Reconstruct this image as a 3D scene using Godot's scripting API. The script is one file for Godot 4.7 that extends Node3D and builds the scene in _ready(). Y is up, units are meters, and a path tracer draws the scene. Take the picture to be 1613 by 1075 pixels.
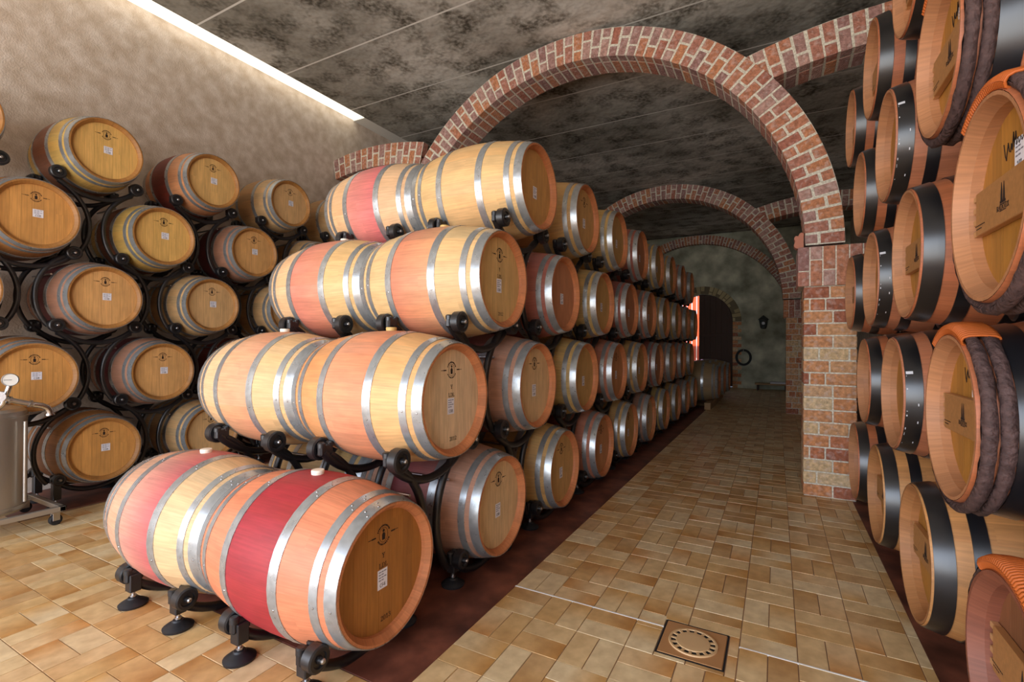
extends Node3D
# A barrel cellar. x runs to the right across the aisle, y up, -z along the aisle away from the camera.
# Distances along the aisle are written as depth d, so that z = -d.

# ------------------------------------------------------------------ mesh building
class MB:
	var v := PackedVector3Array()
	var n := PackedVector3Array()
	var c := PackedColorArray()
	var u := PackedVector2Array()

	func tri(a: Vector3, b: Vector3, d: Vector3, na: Vector3, nb: Vector3, nd: Vector3, ca: Color, cb: Color, cd: Color, ua := Vector2.ZERO, ub := Vector2.ZERO, ud := Vector2.ZERO) -> void:
		var g := (b - a).cross(d - a)
		if g.length_squared() < 1e-16:
			return
		if g.dot(na + nb + nd) > 0.0:
			v.append_array([a, d, b]); n.append_array([na, nd, nb]); c.append_array([ca, cd, cb]); u.append_array([ua, ud, ub])
		else:
			v.append_array([a, b, d]); n.append_array([na, nb, nd]); c.append_array([ca, cb, cd]); u.append_array([ua, ub, ud])

	# flat quad a b c d in order round its edge; it faces away from «inside»
	func quad(a: Vector3, b: Vector3, d: Vector3, e: Vector3, inside: Vector3, col := Color.WHITE) -> void:
		var g := (d - a).cross(e - b).normalized()
		if g.dot((a + b + d + e) * 0.25 - inside) < 0.0:
			g = -g
		var s := 1.0
		tri(a, b, d, g, g, g, col, col, col, Vector2(0, 0), Vector2(s, 0), Vector2(s, s))
		tri(a, d, e, g, g, g, col, col, col, Vector2(0, 0), Vector2(s, s), Vector2(0, s))

	func flat(a: Vector3, b: Vector3, d: Vector3, nn: Vector3, col := Color.WHITE) -> void:
		tri(a, b, d, nn, nn, nn, col, col, col)

	func grid(p: Array, nn: Array, cols: Array, uvs: Array) -> void:
		for i in p.size() - 1:
			for j in p[i].size() - 1:
				tri(p[i][j], p[i + 1][j], p[i + 1][j + 1], nn[i][j], nn[i + 1][j], nn[i + 1][j + 1], cols[i][j], cols[i + 1][j], cols[i + 1][j + 1], uvs[i][j], uvs[i + 1][j], uvs[i + 1][j + 1])
				tri(p[i][j], p[i + 1][j + 1], p[i][j + 1], nn[i][j], nn[i + 1][j + 1], nn[i][j + 1], cols[i][j], cols[i + 1][j + 1], cols[i][j + 1], uvs[i][j], uvs[i + 1][j + 1], uvs[i][j + 1])

	# profile of (along the axis, radius) turned about an axis through «at»; hard edges between its pieces
	func lathe(prof: Array, segs: int, at: Vector3, axis: Vector3, side: Vector3, col := Color.WHITE, a0 := 0.0, a1 := TAU) -> void:
		var w := axis.cross(side)
		for k in prof.size() - 1:
			var p0: Vector2 = prof[k]
			var p1: Vector2 = prof[k + 1]
			var t := (p1 - p0)
			if t.length() < 1e-7:
				continue
			var nr := Vector2(-t.y, t.x).normalized()
			for j in segs:
				var q0 := a0 + (a1 - a0) * j / segs
				var q1 := a0 + (a1 - a0) * (j + 1) / segs
				var e0 := side * cos(q0) + w * sin(q0)
				var e1 := side * cos(q1) + w * sin(q1)
				var n0 := axis * nr.x + e0 * nr.y
				var n1 := axis * nr.x + e1 * nr.y
				var A := at + axis * p0.x + e0 * p0.y
				var B := at + axis * p1.x + e0 * p1.y
				var C := at + axis * p1.x + e1 * p1.y
				var D := at + axis * p0.x + e1 * p0.y
				var u0 := Vector2(p0.x * 2.0, q0); var u1 := Vector2(p1.x * 2.0, q0)
				var u2 := Vector2(p1.x * 2.0, q1); var u3 := Vector2(p0.x * 2.0, q1)
				tri(A, B, C, n0, n0, n1, col, col, col, u0, u1, u2)
				tri(A, C, D, n0, n1, n1, col, col, col, u0, u2, u3)

	# round bar along points
	func tube(pts: Array, r: float, segs := 8, col := Color.WHITE, caps := true) -> void:
		var rings := []
		var norms := []
		var cols := []
		var uvs := []
		var up := Vector3.UP
		var t0: Vector3 = (pts[1] - pts[0]).normalized()
		if absf(t0.dot(up)) > 0.9:
			up = Vector3.RIGHT
		var m := pts.size()
		for i in m:
			var t: Vector3 = (pts[mini(i + 1, m - 1)] - pts[maxi(i - 1, 0)]).normalized()
			var x := up.cross(t).normalized()
			up = t.cross(x).normalized()
			var ring := []; var nn := []; var cc := []; var uu := []
			for j in segs + 1:
				var a := TAU * j / segs
				var d: Vector3 = x * cos(a) + up * sin(a)
				ring.append(pts[i] + d * r); nn.append(d); cc.append(col); uu.append(Vector2(float(i), float(j) / segs))
			rings.append(ring); norms.append(nn); cols.append(cc); uvs.append(uu)
		grid(rings, norms, cols, uvs)
		if caps:
			for k in [0, m - 1]:
				var d: Vector3 = (pts[0] - pts[1]).normalized() if k == 0 else (pts[m - 1] - pts[m - 2]).normalized()
				for j in segs:
					flat(pts[k], rings[k][j], rings[k][j + 1], d, col)

	# box with chamfered edges between lo and hi, each point passed through «bend»
	func block(lo: Vector3, hi: Vector3, b: float, bend = null, col := Color.WHITE) -> void:
		var mid := (lo + hi) * 0.5
		var h := (hi - lo) * 0.5
		var f := func(s: Vector3, face: int) -> Vector3:
			var p := Vector3.ZERO
			for k in 3:
				p[k] = mid[k] + s[k] * (h[k] if k == face else h[k] - b)
			return bend.call(p) if bend != null else p
		var ins: Vector3 = bend.call(mid) if bend != null else mid
		for k in 3:
			var i := (k + 1) % 3
			var j := (k + 2) % 3
			for s in [-1.0, 1.0]:
				var q := []
				for e in [[-1, -1], [1, -1], [1, 1], [-1, 1]]:
					var sv := Vector3.ZERO
					sv[k] = s; sv[i] = e[0]; sv[j] = e[1]
					q.append(f.call(sv, k))
				quad(q[0], q[1], q[2], q[3], ins, col)
			if b > 0.0:
				for si in [-1.0, 1.0]:
					for sj in [-1.0, 1.0]:
						var s0 := Vector3.ZERO
						s0[i] = si; s0[j] = sj; s0[k] = -1.0
						var s1 := s0
						s1[k] = 1.0
						quad(f.call(s0, i), f.call(s1, i), f.call(s1, j), f.call(s0, j), ins, col)
		if b > 0.0:
			for x in [-1.0, 1.0]:
				for y in [-1.0, 1.0]:
					for z in [-1.0, 1.0]:
						var s := Vector3(x, y, z)
						var A: Vector3 = f.call(s, 0); var B: Vector3 = f.call(s, 1); var C: Vector3 = f.call(s, 2)
						var g := (B - A).cross(C - A).normalized()
						if g.dot((A + B + C) / 3.0 - ins) < 0.0:
							g = -g
						flat(A, B, C, g, col)

	# flat outline in the plane of two axes, with thickness
	func slab(outline: PackedVector2Array, at: Vector3, ax: Vector3, ay: Vector3, thick: float, col := Color.WHITE) -> void:
		var nz := ax.cross(ay).normalized()
		var idx := Geometry2D.triangulate_polygon(outline)
		for k in range(0, idx.size(), 3):
			var P := []
			for m in 3:
				var o := outline[idx[k + m]]
				P.append(at + ax * o.x + ay * o.y)
			flat(P[0] + nz * thick, P[1] + nz * thick, P[2] + nz * thick, nz, col)
			flat(P[0], P[1], P[2], -nz, col)
		var area := 0.0
		for k in outline.size():
			area += outline[k].cross(outline[(k + 1) % outline.size()])
		for k in outline.size():
			var o0 := outline[k]
			var o1 := outline[(k + 1) % outline.size()]
			var e := (o1 - o0).normalized() * signf(area)
			var nn := ax * e.y - ay * e.x
			var a := at + ax * o0.x + ay * o0.y
			var b := at + ax * o1.x + ay * o1.y
			tri(a, b, b + nz * thick, nn, nn, nn, col, col, col)
			tri(a, b + nz * thick, a + nz * thick, nn, nn, nn, col, col, col)

	func mesh() -> ArrayMesh:
		var arr := []
		arr.resize(Mesh.ARRAY_MAX)
		arr[Mesh.ARRAY_VERTEX] = v
		arr[Mesh.ARRAY_NORMAL] = n
		arr[Mesh.ARRAY_COLOR] = c
		arr[Mesh.ARRAY_TEX_UV] = u
		var tg := PackedFloat32Array()
		tg.resize(v.size() * 4)
		for i in v.size():
			var nn := n[i]
			var t := (Vector3.UP if absf(nn.y) < 0.9 else Vector3.RIGHT).cross(nn).normalized()
			tg[i * 4] = t.x; tg[i * 4 + 1] = t.y; tg[i * 4 + 2] = t.z; tg[i * 4 + 3] = 1.0
		arr[Mesh.ARRAY_TANGENT] = tg
		var m := ArrayMesh.new()
		m.add_surface_from_arrays(Mesh.PRIMITIVE_TRIANGLES, arr)
		return m

# ------------------------------------------------------------------ node helpers
var M := {}
var rng := RandomNumberGenerator.new()
var cache := {}

func W(x: float, y: float, d: float) -> Vector3:
	return Vector3(x, y, -d)

func S(r: float, g: float, b: float) -> Color:          # an sRGB colour (0..255) for albedo_color
	return Color(r / 255.0, g / 255.0, b / 255.0)

func L(r: float, g: float, b: float) -> Color:          # the same as a linear vertex colour
	return Color(r / 255.0, g / 255.0, b / 255.0).srgb_to_linear()

func part(called: String, m: Mesh, mat: Material, parent: Node) -> MeshInstance3D:
	var o := MeshInstance3D.new()
	o.mesh = m
	o.material_override = mat
	o.name = called
	parent.add_child(o, true)
	return o

var used := {}

func numbered(called: String) -> String:
	used[called] = used.get(called, -1) + 1
	return called if used[called] == 0 else "%s_%03d" % [called, used[called]]

func thing(called: String, label: String, category: String, at := Vector3.ZERO, group := "") -> Node3D:
	var o := Node3D.new()
	o.name = numbered(called)
	add_child(o, true)
	o.position = at
	tag(o, label, category, group)
	return o

func tag(o: Node, label: String, category: String, group := "") -> void:
	o.set_meta("label", label)
	o.set_meta("category", category)
	if group:
		o.set_meta("group", group)

func struct(called: String) -> Node3D:
	var o := Node3D.new()
	o.name = called
	add_child(o, true)
	o.set_meta("kind", "structure")
	return o

func one(called: String, m: MB, mat: Material) -> MeshInstance3D:
	var o := part(numbered(called), m.mesh(), mat, self)
	o.set_meta("kind", "structure")
	return o

# ------------------------------------------------------------------ materials
func noise_tex(seed_: int, freq: float, lo: Color, hi: Color, size := 256, oct := 4, as_normal := false, strength := 4.0, mid = null) -> NoiseTexture2D:
	var f := FastNoiseLite.new()
	f.seed = seed_
	f.frequency = freq
	f.fractal_octaves = oct
	f.noise_type = FastNoiseLite.TYPE_SIMPLEX_SMOOTH
	var t := NoiseTexture2D.new()
	t.noise = f
	t.width = size
	t.height = size
	t.seamless = true
	t.generate_mipmaps = false
	if as_normal:
		t.as_normal_map = true
		t.bump_strength = strength
	else:
		var g := Gradient.new()
		g.set_color(0, lo)
		g.set_color(1, hi)
		if mid != null:
			g.add_point(mid[0], mid[1])
		t.color_ramp = g
	return t

func mat(col: Color, rough: float, metal := 0.0) -> StandardMaterial3D:
	var m := StandardMaterial3D.new()
	m.albedo_color = col
	m.roughness = rough
	m.metallic = metal
	return m

func tri_world(m: StandardMaterial3D, scale: float, world := true) -> void:
	m.uv1_triplanar = true
	m.uv1_world_triplanar = world
	m.uv1_scale = Vector3.ONE * scale

func grain_tex() -> ImageTexture:                      # oak: fine lines along u
	var f := FastNoiseLite.new()
	f.seed = 11
	f.frequency = 0.02
	f.fractal_octaves = 4
	var h := FastNoiseLite.new()
	h.seed = 5
	h.frequency = 0.01
	var w := 512
	var data := PackedByteArray()
	data.resize(w * w * 3)
	for y in w:
		for x in w:
			var line := f.get_noise_2d(x * 0.35, y * 9.0)
			var blot := h.get_noise_2d(x * 1.2, y * 2.5)
			var k := clampf(0.945 + line * 0.09 + blot * 0.06, 0.3, 1.0)
			var i := (y * w + x) * 3
			data[i] = int(255.0 * k)
			data[i + 1] = int(255.0 * clampf(k * 0.985, 0, 1))
			data[i + 2] = int(255.0 * clampf(k * 0.96, 0, 1))
	return ImageTexture.create_from_image(Image.create_from_data(w, w, false, Image.FORMAT_RGB8, data))

func mould_tex() -> ImageTexture:                      # grey concrete with black mould
	var w := 1024
	var f := FastNoiseLite.new(); f.seed = 3; f.frequency = 0.006; f.fractal_octaves = 5
	var s := FastNoiseLite.new(); s.seed = 8; s.frequency = 0.05; s.fractal_octaves = 4
	var big := f.get_seamless_image(w, w)
	var fine := s.get_seamless_image(w, w)
	big.convert(Image.FORMAT_L8)
	fine.convert(Image.FORMAT_L8)
	var a := big.get_data()
	var b := fine.get_data()
	var data := PackedByteArray()
	data.resize(w * w * 3)
	for i in w * w:
		var A := a[i] / 255.0
		var B := b[i] / 255.0
		var t := clampf((A - 0.4) * 1.9, 0.0, 1.0)
		t = clampf(t * 0.6 + (B - 0.45) * 1.0 * (0.25 + t), 0.0, 1.0)
		data[i * 3] = int(lerpf(214.0, 78.0, t))
		data[i * 3 + 1] = int(lerpf(210.0, 72.0, t))
		data[i * 3 + 2] = int(lerpf(200.0, 60.0, t))
	return ImageTexture.create_from_image(Image.create_from_data(w, w, false, Image.FORMAT_RGB8, data))

func make_materials() -> void:
	var grain := grain_tex()
	var oak := mat(Color.WHITE, 0.55)
	oak.vertex_color_use_as_albedo = true
	oak.albedo_texture = grain
	M.oak = oak
	var steel := mat(S(190, 194, 195), 0.38, 0.65)
	steel.roughness_texture = noise_tex(21, 0.02, Color(0.6, 0.6, 0.6), Color(1, 1, 1), 256, 5)
	steel.albedo_texture = noise_tex(22, 0.03, Color(0.82, 0.82, 0.82), Color(1, 1, 1), 256, 5)
	tri_world(steel, 3.0)
	M.steel = steel
	var iron := mat(S(22, 22, 25), 0.3)
	iron.clearcoat_enabled = true
	iron.clearcoat = 0.5
	iron.clearcoat_roughness = 0.3
	M.iron = iron
	var rack := mat(S(24, 24, 27), 0.38)
	rack.metallic_specular = 0.6
	M.rack = rack
	M.zinc = mat(S(190, 190, 192), 0.3, 1.0)
	M.bung = mat(S(240, 232, 214), 0.5)
	M.yellow_bung = mat(S(214, 176, 108), 0.5)
	M.paper = mat(S(232, 230, 238), 0.7)
	M.ink = mat(S(38, 22, 14), 0.9)
	M.print = mat(S(120, 118, 130), 0.9)
	M.black_ink = mat(S(30, 28, 34), 0.9)
	var bark := mat(S(96, 74, 70), 0.75)
	bark.albedo_texture = noise_tex(31, 0.03, Color(0.55, 0.5, 0.5), Color(1, 0.98, 0.98), 256, 5)
	bark.normal_enabled = true
	bark.normal_texture = noise_tex(32, 0.04, Color.BLACK, Color.WHITE, 256, 5, true, 8.0)
	tri_world(bark, 4.0)
	M.bark = bark
	M.wicker = mat(S(186, 92, 30), 0.6)
	# bricks
	var mott := noise_tex(41, 0.025, Color(0.74, 0.72, 0.7), Color(1, 1, 1), 256, 5)
	var bn := noise_tex(42, 0.06, Color.BLACK, Color.WHITE, 256, 4, true, 5.0)
	var haze := noise_tex(43, 0.018, Color(1, 1, 1, 0), Color(0.86, 0.78, 0.74, 0.5), 256, 4, false, 1.0, [0.5, Color(0.86, 0.78, 0.74, 0.0)])
	var reds := [S(202, 138, 116), S(214, 144, 110), S(190, 146, 136), S(194, 124, 102), S(176, 130, 122), S(222, 150, 106), S(208, 164, 150)]
	var ochres := [S(240, 182, 130), S(234, 160, 106), S(244, 208, 158), S(216, 136, 94), S(238, 170, 118), S(246, 214, 168), S(190, 116, 86), S(238, 190, 144)]
	M.reds = []
	M.ochres = []
	for pair in [[reds, M.reds], [ochres, M.ochres]]:
		for col in pair[0]:
			var b := mat(col, 0.85)
			b.albedo_texture = mott
			b.normal_enabled = true
			b.normal_texture = bn
			b.detail_enabled = true
			b.detail_albedo = haze
			b.detail_blend_mode = BaseMaterial3D.BLEND_MODE_MIX
			tri_world(b, 3.0)
			pair[1].append(b)
	M.pale_brick = []
	for col in [S(190, 176, 136), S(120, 108, 84), S(176, 160, 120)]:
		M.pale_brick.append(mat(col, 0.9))
	var mortar := mat(S(246, 240, 222), 0.95)
	mortar.albedo_texture = noise_tex(44, 0.05, Color(0.75, 0.73, 0.7), Color(1, 1, 1))
	tri_world(mortar, 3.0)
	M.mortar = mortar
	# shell
	var plaster := mat(S(228, 214, 200), 0.95)
	plaster.albedo_texture = noise_tex(51, 0.012, Color(0.84, 0.8, 0.75), Color(1, 1, 1), 512, 6)
	plaster.normal_enabled = true
	plaster.normal_texture = noise_tex(52, 0.11, Color.BLACK, Color.WHITE, 512, 3, true, 1.0)
	tri_world(plaster, 0.9)
	M.plaster = plaster
	var endp := mat(S(230, 230, 204), 0.95)
	endp.albedo_texture = noise_tex(53, 0.01, Color(0.55, 0.55, 0.53), Color(1, 1, 1), 512, 5)
	tri_world(endp, 0.25)
	M.end_plaster = endp
	var ceil_ := mat(Color.WHITE, 0.95)
	ceil_.albedo_texture = mould_tex()
	ceil_.normal_enabled = true
	ceil_.normal_texture = noise_tex(54, 0.06, Color.BLACK, Color.WHITE, 256, 4, true, 0.8)
	tri_world(ceil_, 0.3)
	ceil_.vertex_color_use_as_albedo = true
	M.ceiling = ceil_
	M.joint = mat(S(236, 234, 226), 0.9)
	var pad := mat(S(150, 88, 66), 0.5)
	pad.albedo_texture = noise_tex(55, 0.01, Color(0.45, 0.42, 0.42), Color(1, 1, 1), 512, 5)
	tri_world(pad, 0.7)
	M.pad = pad
	var grout := mat(S(150, 116, 88), 0.9)
	M.grout = grout
	var tile := mat(Color.WHITE, 0.4)
	tile.vertex_color_use_as_albedo = true
	tile.albedo_texture = noise_tex(56, 0.02, Color(0.86, 0.83, 0.8), Color(1, 1, 1), 256, 4)
	tri_world(tile, 2.0)
	M.tile = tile
	var sta := mat(S(190, 184, 174), 0.42, 0.75)
	sta.roughness_texture = noise_tex(57, 0.03, Color(0.7, 0.7, 0.7), Color(1, 1, 1))
	tri_world(sta, 2.0)
	M.stainless = sta
	M.chrome = mat(S(215, 216, 220), 0.2, 1.0)
	M.terracotta = mat(S(186, 120, 96), 0.85)
	M.black_rubber = mat(S(26, 26, 30), 0.5)
	M.dark_wood = mat(S(70, 48, 36), 0.7)
	M.red_paint = mat(S(214, 76, 36), 0.6)
	M.dial = mat(S(205, 200, 190), 0.4)
	M.timber = mat(S(176, 140, 100), 0.8)
	M.grate = mat(S(206, 168, 120), 0.6)
	M.drain = mat(S(178, 128, 80), 0.6)
	M.dark = mat(S(18, 14, 12), 0.9)
	M.white_paint = mat(S(215, 215, 220), 0.6)
	M.lamp_body = mat(S(60, 66, 66), 0.5)

# ------------------------------------------------------------------ barrels
# A barrel lies along x with its showing head at +x; its node is at its lowest point.
func radius(sp: Dictionary, s: float) -> float:        # s from -0.5 to 0.5 along the barrel
	return sp.rb - (sp.rb - sp.rh) * pow(absf(s) * 2.0, 2.0)

func stave_mesh(sp: Dictionary, k: int, n: int, r: RandomNumberGenerator, into: MB) -> void:
	var w := TAU / n
	var a0 := k * w
	var tone := r.randf_range(0.86, 1.06)
	var warm := r.randf_range(-0.05, 0.05)
	var off := Vector2(r.randf() * 3.0, r.randf() * 3.0)
	var rings := [-0.5, -0.442, -0.39, -0.3, -0.2, -0.17, -0.09, 0.0, 0.09, 0.17, 0.2, 0.3, 0.39, 0.442, 0.5]
	var c := Vector3(0, sp.rb, 0)
	var P := []; var N := []; var C := []; var U := []
	var e := 0.06 * w
	for s in rings:
		var rr := radius(sp, s)
		var slope := (radius(sp, s + 0.01) - radius(sp, s - 0.01)) / (0.02 * float(sp.len))
		var col: Color = sp.end
		if absf(s) <= 0.18:
			col = (sp.mid as Color).lerp(sp.mid2, clampf((s + 0.17) / 0.34, 0, 1))
		elif s < 0.0:
			col = sp.get("end2", sp.end)
		col = Color(col.r * tone * (1 + warm), col.g * tone, col.b * tone * (1 - warm))
		var p := []; var nn := []; var cc := []; var uu := []
		for q in [[a0, -0.0016], [a0 + e, 0.0], [a0 + w * 0.5, 0.0], [a0 + w - e, 0.0], [a0 + w, -0.0016]]:
			var d := Vector3(0, sin(q[0]), cos(q[0]))
			p.append(c + Vector3(s * sp.len, 0, 0) + d * (rr + q[1]))
			nn.append((d - Vector3(slope, 0, 0)).normalized())
			cc.append(col)
			uu.append(Vector2(s * sp.len * 0.9, q[0] * sp.rb * 0.9) + off)
		P.append(p); N.append(nn); C.append(cc); U.append(uu)
	into.grid(P, N, C, U)
	# end grain, chime and croze at the showing end
	var endc: Color = sp.get("chime", L(206, 128, 78))
	endc = Color(endc.r * tone, endc.g * tone, endc.b * tone)
	var R: float = sp.rh
	var depth: float = sp.get("depth", 0.04)
	var prof := [Vector2(0.5 * sp.len, R - 0.0016), Vector2(0.5 * sp.len, R - 0.012), Vector2(0.5 * sp.len - depth * 0.55, R - 0.031), Vector2(0.5 * sp.len - depth - 0.006, R - 0.033)]
	for i in 3:
		var t: Vector2 = prof[i + 1] - prof[i]
		var nr := Vector2(-t.y, t.x).normalized() * -1.0
		if i == 0:
			nr = Vector2(1, 0)
		for j in 2:
			var q0 := a0 + w * 0.5 * j
			var q1 := q0 + w * 0.5
			var d0 := Vector3(0, sin(q0), cos(q0)); var d1 := Vector3(0, sin(q1), cos(q1))
			var n0 := (Vector3(nr.x, 0, 0) + d0 * nr.y).normalized()
			var n1 := (Vector3(nr.x, 0, 0) + d1 * nr.y).normalized()
			var A: Vector3 = c + Vector3(prof[i].x, 0, 0) + d0 * prof[i].y
			var B: Vector3 = c + Vector3(prof[i + 1].x, 0, 0) + d0 * prof[i + 1].y
			var Cc: Vector3 = c + Vector3(prof[i + 1].x, 0, 0) + d1 * prof[i + 1].y
			var D: Vector3 = c + Vector3(prof[i].x, 0, 0) + d1 * prof[i].y
			var uv := Vector2(prof[i].x, q0 * 0.25) + off
			into.tri(A, B, Cc, n0, n0, n1, endc, endc, endc, uv, uv + Vector2(0.03, 0), uv + Vector2(0.03, 0.03))
			into.tri(A, Cc, D, n0, n1, n1, endc, endc, endc, uv, uv + Vector2(0.03, 0.03), uv + Vector2(0, 0.03))

func hoop_mesh(sp: Dictionary, s0: float, s1: float, t := 0.003) -> MB:
	var m := MB.new()
	var prof := []
	var l: float = sp.len
	prof.append(Vector2(s0 * l, radius(sp, s0) - 0.001))
	for k in 4:
		var s := lerpf(s0, s1, k / 3.0)
		prof.append(Vector2(s * l, radius(sp, s) + t))
	prof.append(Vector2(s1 * l, radius(sp, s1) - 0.001))
	m.lathe(prof, 44, Vector3(0, sp.rb, 0), Vector3.RIGHT, Vector3.UP)
	return m

func rivets(sp: Dictionary, s0: float, s1: float, hs: int) -> MB:
	var m := MB.new()
	var r := RandomNumberGenerator.new()
	r.seed = hs
	var s := (s0 + s1) * 0.5
	var wid: float = (s1 - s0) * sp.len
	# two rivets by the lap at the top, a nail on the side that looks at the door
	for q in [[1.15, 0.22], [1.15 + 0.05, -0.22], [1.38, 0.2], [1.43, -0.2], [-0.15 + r.randf_range(-0.1, 0.1), 0.0], [2.4, 0.0]]:
		var a: float = q[0]
		var ss: float = s + q[1] * (s1 - s0)
		var d := Vector3(0, sin(a), cos(a))
		var at := Vector3(ss * sp.len, sp.rb, 0) + d * (radius(sp, ss) + 0.0025)
		var rr := minf(0.0055, wid * 0.14)
		m.lathe([Vector2(0, rr), Vector2(0.0015, rr * 0.8), Vector2(0.0025, 0.0001)], 8, at, d, Vector3.RIGHT)
	return m

func head_board(sp: Dictionary, z0: float, z1: float, col: Color, off: Vector2) -> MB:
	var m := MB.new()
	var R: float = sp.rh - 0.029
	var x: float = 0.5 * sp.len - sp.get("depth", 0.04)
	var top := []
	var bot := []
	z0 += 0.0005
	z1 -= 0.0005
	for k in 6:
		var z := lerpf(z0, z1, k / 5.0)
		var h := sqrt(maxf(R * R - z * z, 0.0))
		top.append(Vector3(x, sp.rb + h, z))
		bot.append(Vector3(x, sp.rb - h, z))
	var nn := Vector3.RIGHT
	for k in 5:
		var f := func(p: Vector3) -> Vector2: return Vector2(p.y * 0.9, p.z * 0.9) + off
		m.tri(bot[k], bot[k + 1], top[k + 1], nn, nn, nn, col, col, col, f.call(bot[k]), f.call(bot[k + 1]), f.call(top[k + 1]))
		m.tri(bot[k], top[k + 1], top[k], nn, nn, nn, col, col, col, f.call(bot[k]), f.call(top[k + 1]), f.call(top[k]))
	var bk := Vector3(-0.006, 0, 0)
	for e in [0, 5]:
		var sd := Vector3(0, 0, -1) if e == 0 else Vector3(0, 0, 1)
		m.tri(bot[e], top[e], top[e] + bk, sd, sd, sd, col, col, col)
		m.tri(bot[e], top[e] + bk, bot[e] + bk, sd, sd, sd, col, col, col)
	return m

# flat print on the head: u to the right, w up, from the middle of the head
func mark(m: MB, sp: Dictionary, pts: PackedVector2Array, lift := 0.0008) -> void:
	var x: float = 0.5 * sp.len - sp.get("depth", 0.04) + lift
	m.slab(pts, Vector3(x, sp.rb, 0), Vector3(0, 0, -1), Vector3(0, 1, 0), 0.0003)

func rect(u: float, w: float, hu: float, hw: float, a := 0.0) -> PackedVector2Array:
	var p := PackedVector2Array()
	for q in [[-1, -1], [1, -1], [1, 1], [-1, 1]]:
		p.append(Vector2(u, w) + Vector2(q[0] * hu, q[1] * hw).rotated(a))
	return p

func stamp_mesh(sp: Dictionary, k: float, lean: float) -> MB:
	var m := MB.new()
	var o := Vector2(0.0, 0.145 * k)
	var put := func(p: PackedVector2Array) -> void:
		var q := PackedVector2Array()
		for e in p:
			q.append(e.rotated(lean) * k + o)
		mark(m, sp, q)
	for ring in [[0.029, 0.0012]]:                     # thin oval round the bottle
		for j in 28:
			var a := TAU * j / 28.0
			var b := TAU * (j + 1) / 28.0
			var r0: float = ring[0]
			put.call(PackedVector2Array([Vector2(cos(a) * r0 * 0.8, sin(a) * r0), Vector2(cos(b) * r0 * 0.8, sin(b) * r0), Vector2(cos(b) * (r0 * 0.8 + 0.0016), sin(b) * (r0 + 0.0016)), Vector2(cos(a) * (r0 * 0.8 + 0.0016), sin(a) * (r0 + 0.0016))]))
	for arc in [[0.35, 2.79, 12], [3.6, 5.82, 10]]:    # two arcs of small letters
		for j in arc[2]:
			var a: float = lerpf(arc[0], arc[1], (j + 0.5) / arc[2])
			put.call(rect(cos(a) * 0.036, sin(a) * 0.039, 0.0034, 0.0024 if j % 3 else 0.0034, a))
	put.call(PackedVector2Array([Vector2(-0.008, -0.02), Vector2(0.008, -0.02), Vector2(0.009, 0.002), Vector2(0.003, 0.01), Vector2(-0.003, 0.01), Vector2(-0.009, 0.002)]))
	put.call(PackedVector2Array([Vector2(-0.003, 0.012), Vector2(0.003, 0.012), Vector2(0.007, 0.018), Vector2(0.0, 0.026), Vector2(-0.007, 0.018)]))
	for sgn in [-1.0, 1.0]:
		put.call(rect(sgn * 0.056, 0, 0.012, 0.0028))
		put.call(rect(sgn * 0.078, 0, 0.009, 0.0012))
	return m

func text_part(called: String, words: String, size: float, at: Vector3, mt: Material, parent: Node, font := "Droid Sans", bold := 400) -> MeshInstance3D:
	var key := "t" + words + font + str(size)
	if not cache.has(key):
		var t := TextMesh.new()
		t.text = words
		var f := SystemFont.new()
		f.font_names = PackedStringArray([font])
		f.font_weight = bold
		t.font = f
		t.font_size = 32
		t.pixel_size = size / 23.0
		t.depth = 0.0005
		cache[key] = t
	var o := part(called, cache[key], mt, parent)
	o.position = at
	o.rotation.y = PI / 2
	return o

func cached(key: String, build: Callable) -> Mesh:
	if not cache.has(key):
		cache[key] = build.call().mesh()
	return cache[key]

const STEEL_HOOPS := [[-0.5, -0.445], [-0.413, -0.372], [-0.205, -0.152], [0.15, 0.203], [0.372, 0.413], [0.444, 0.499]]
const IRON_HOOPS := [[-0.499, -0.43], [-0.37, -0.32], [-0.2, -0.15], [0.15, 0.2], [0.318, 0.37], [0.425, 0.492]]

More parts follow.
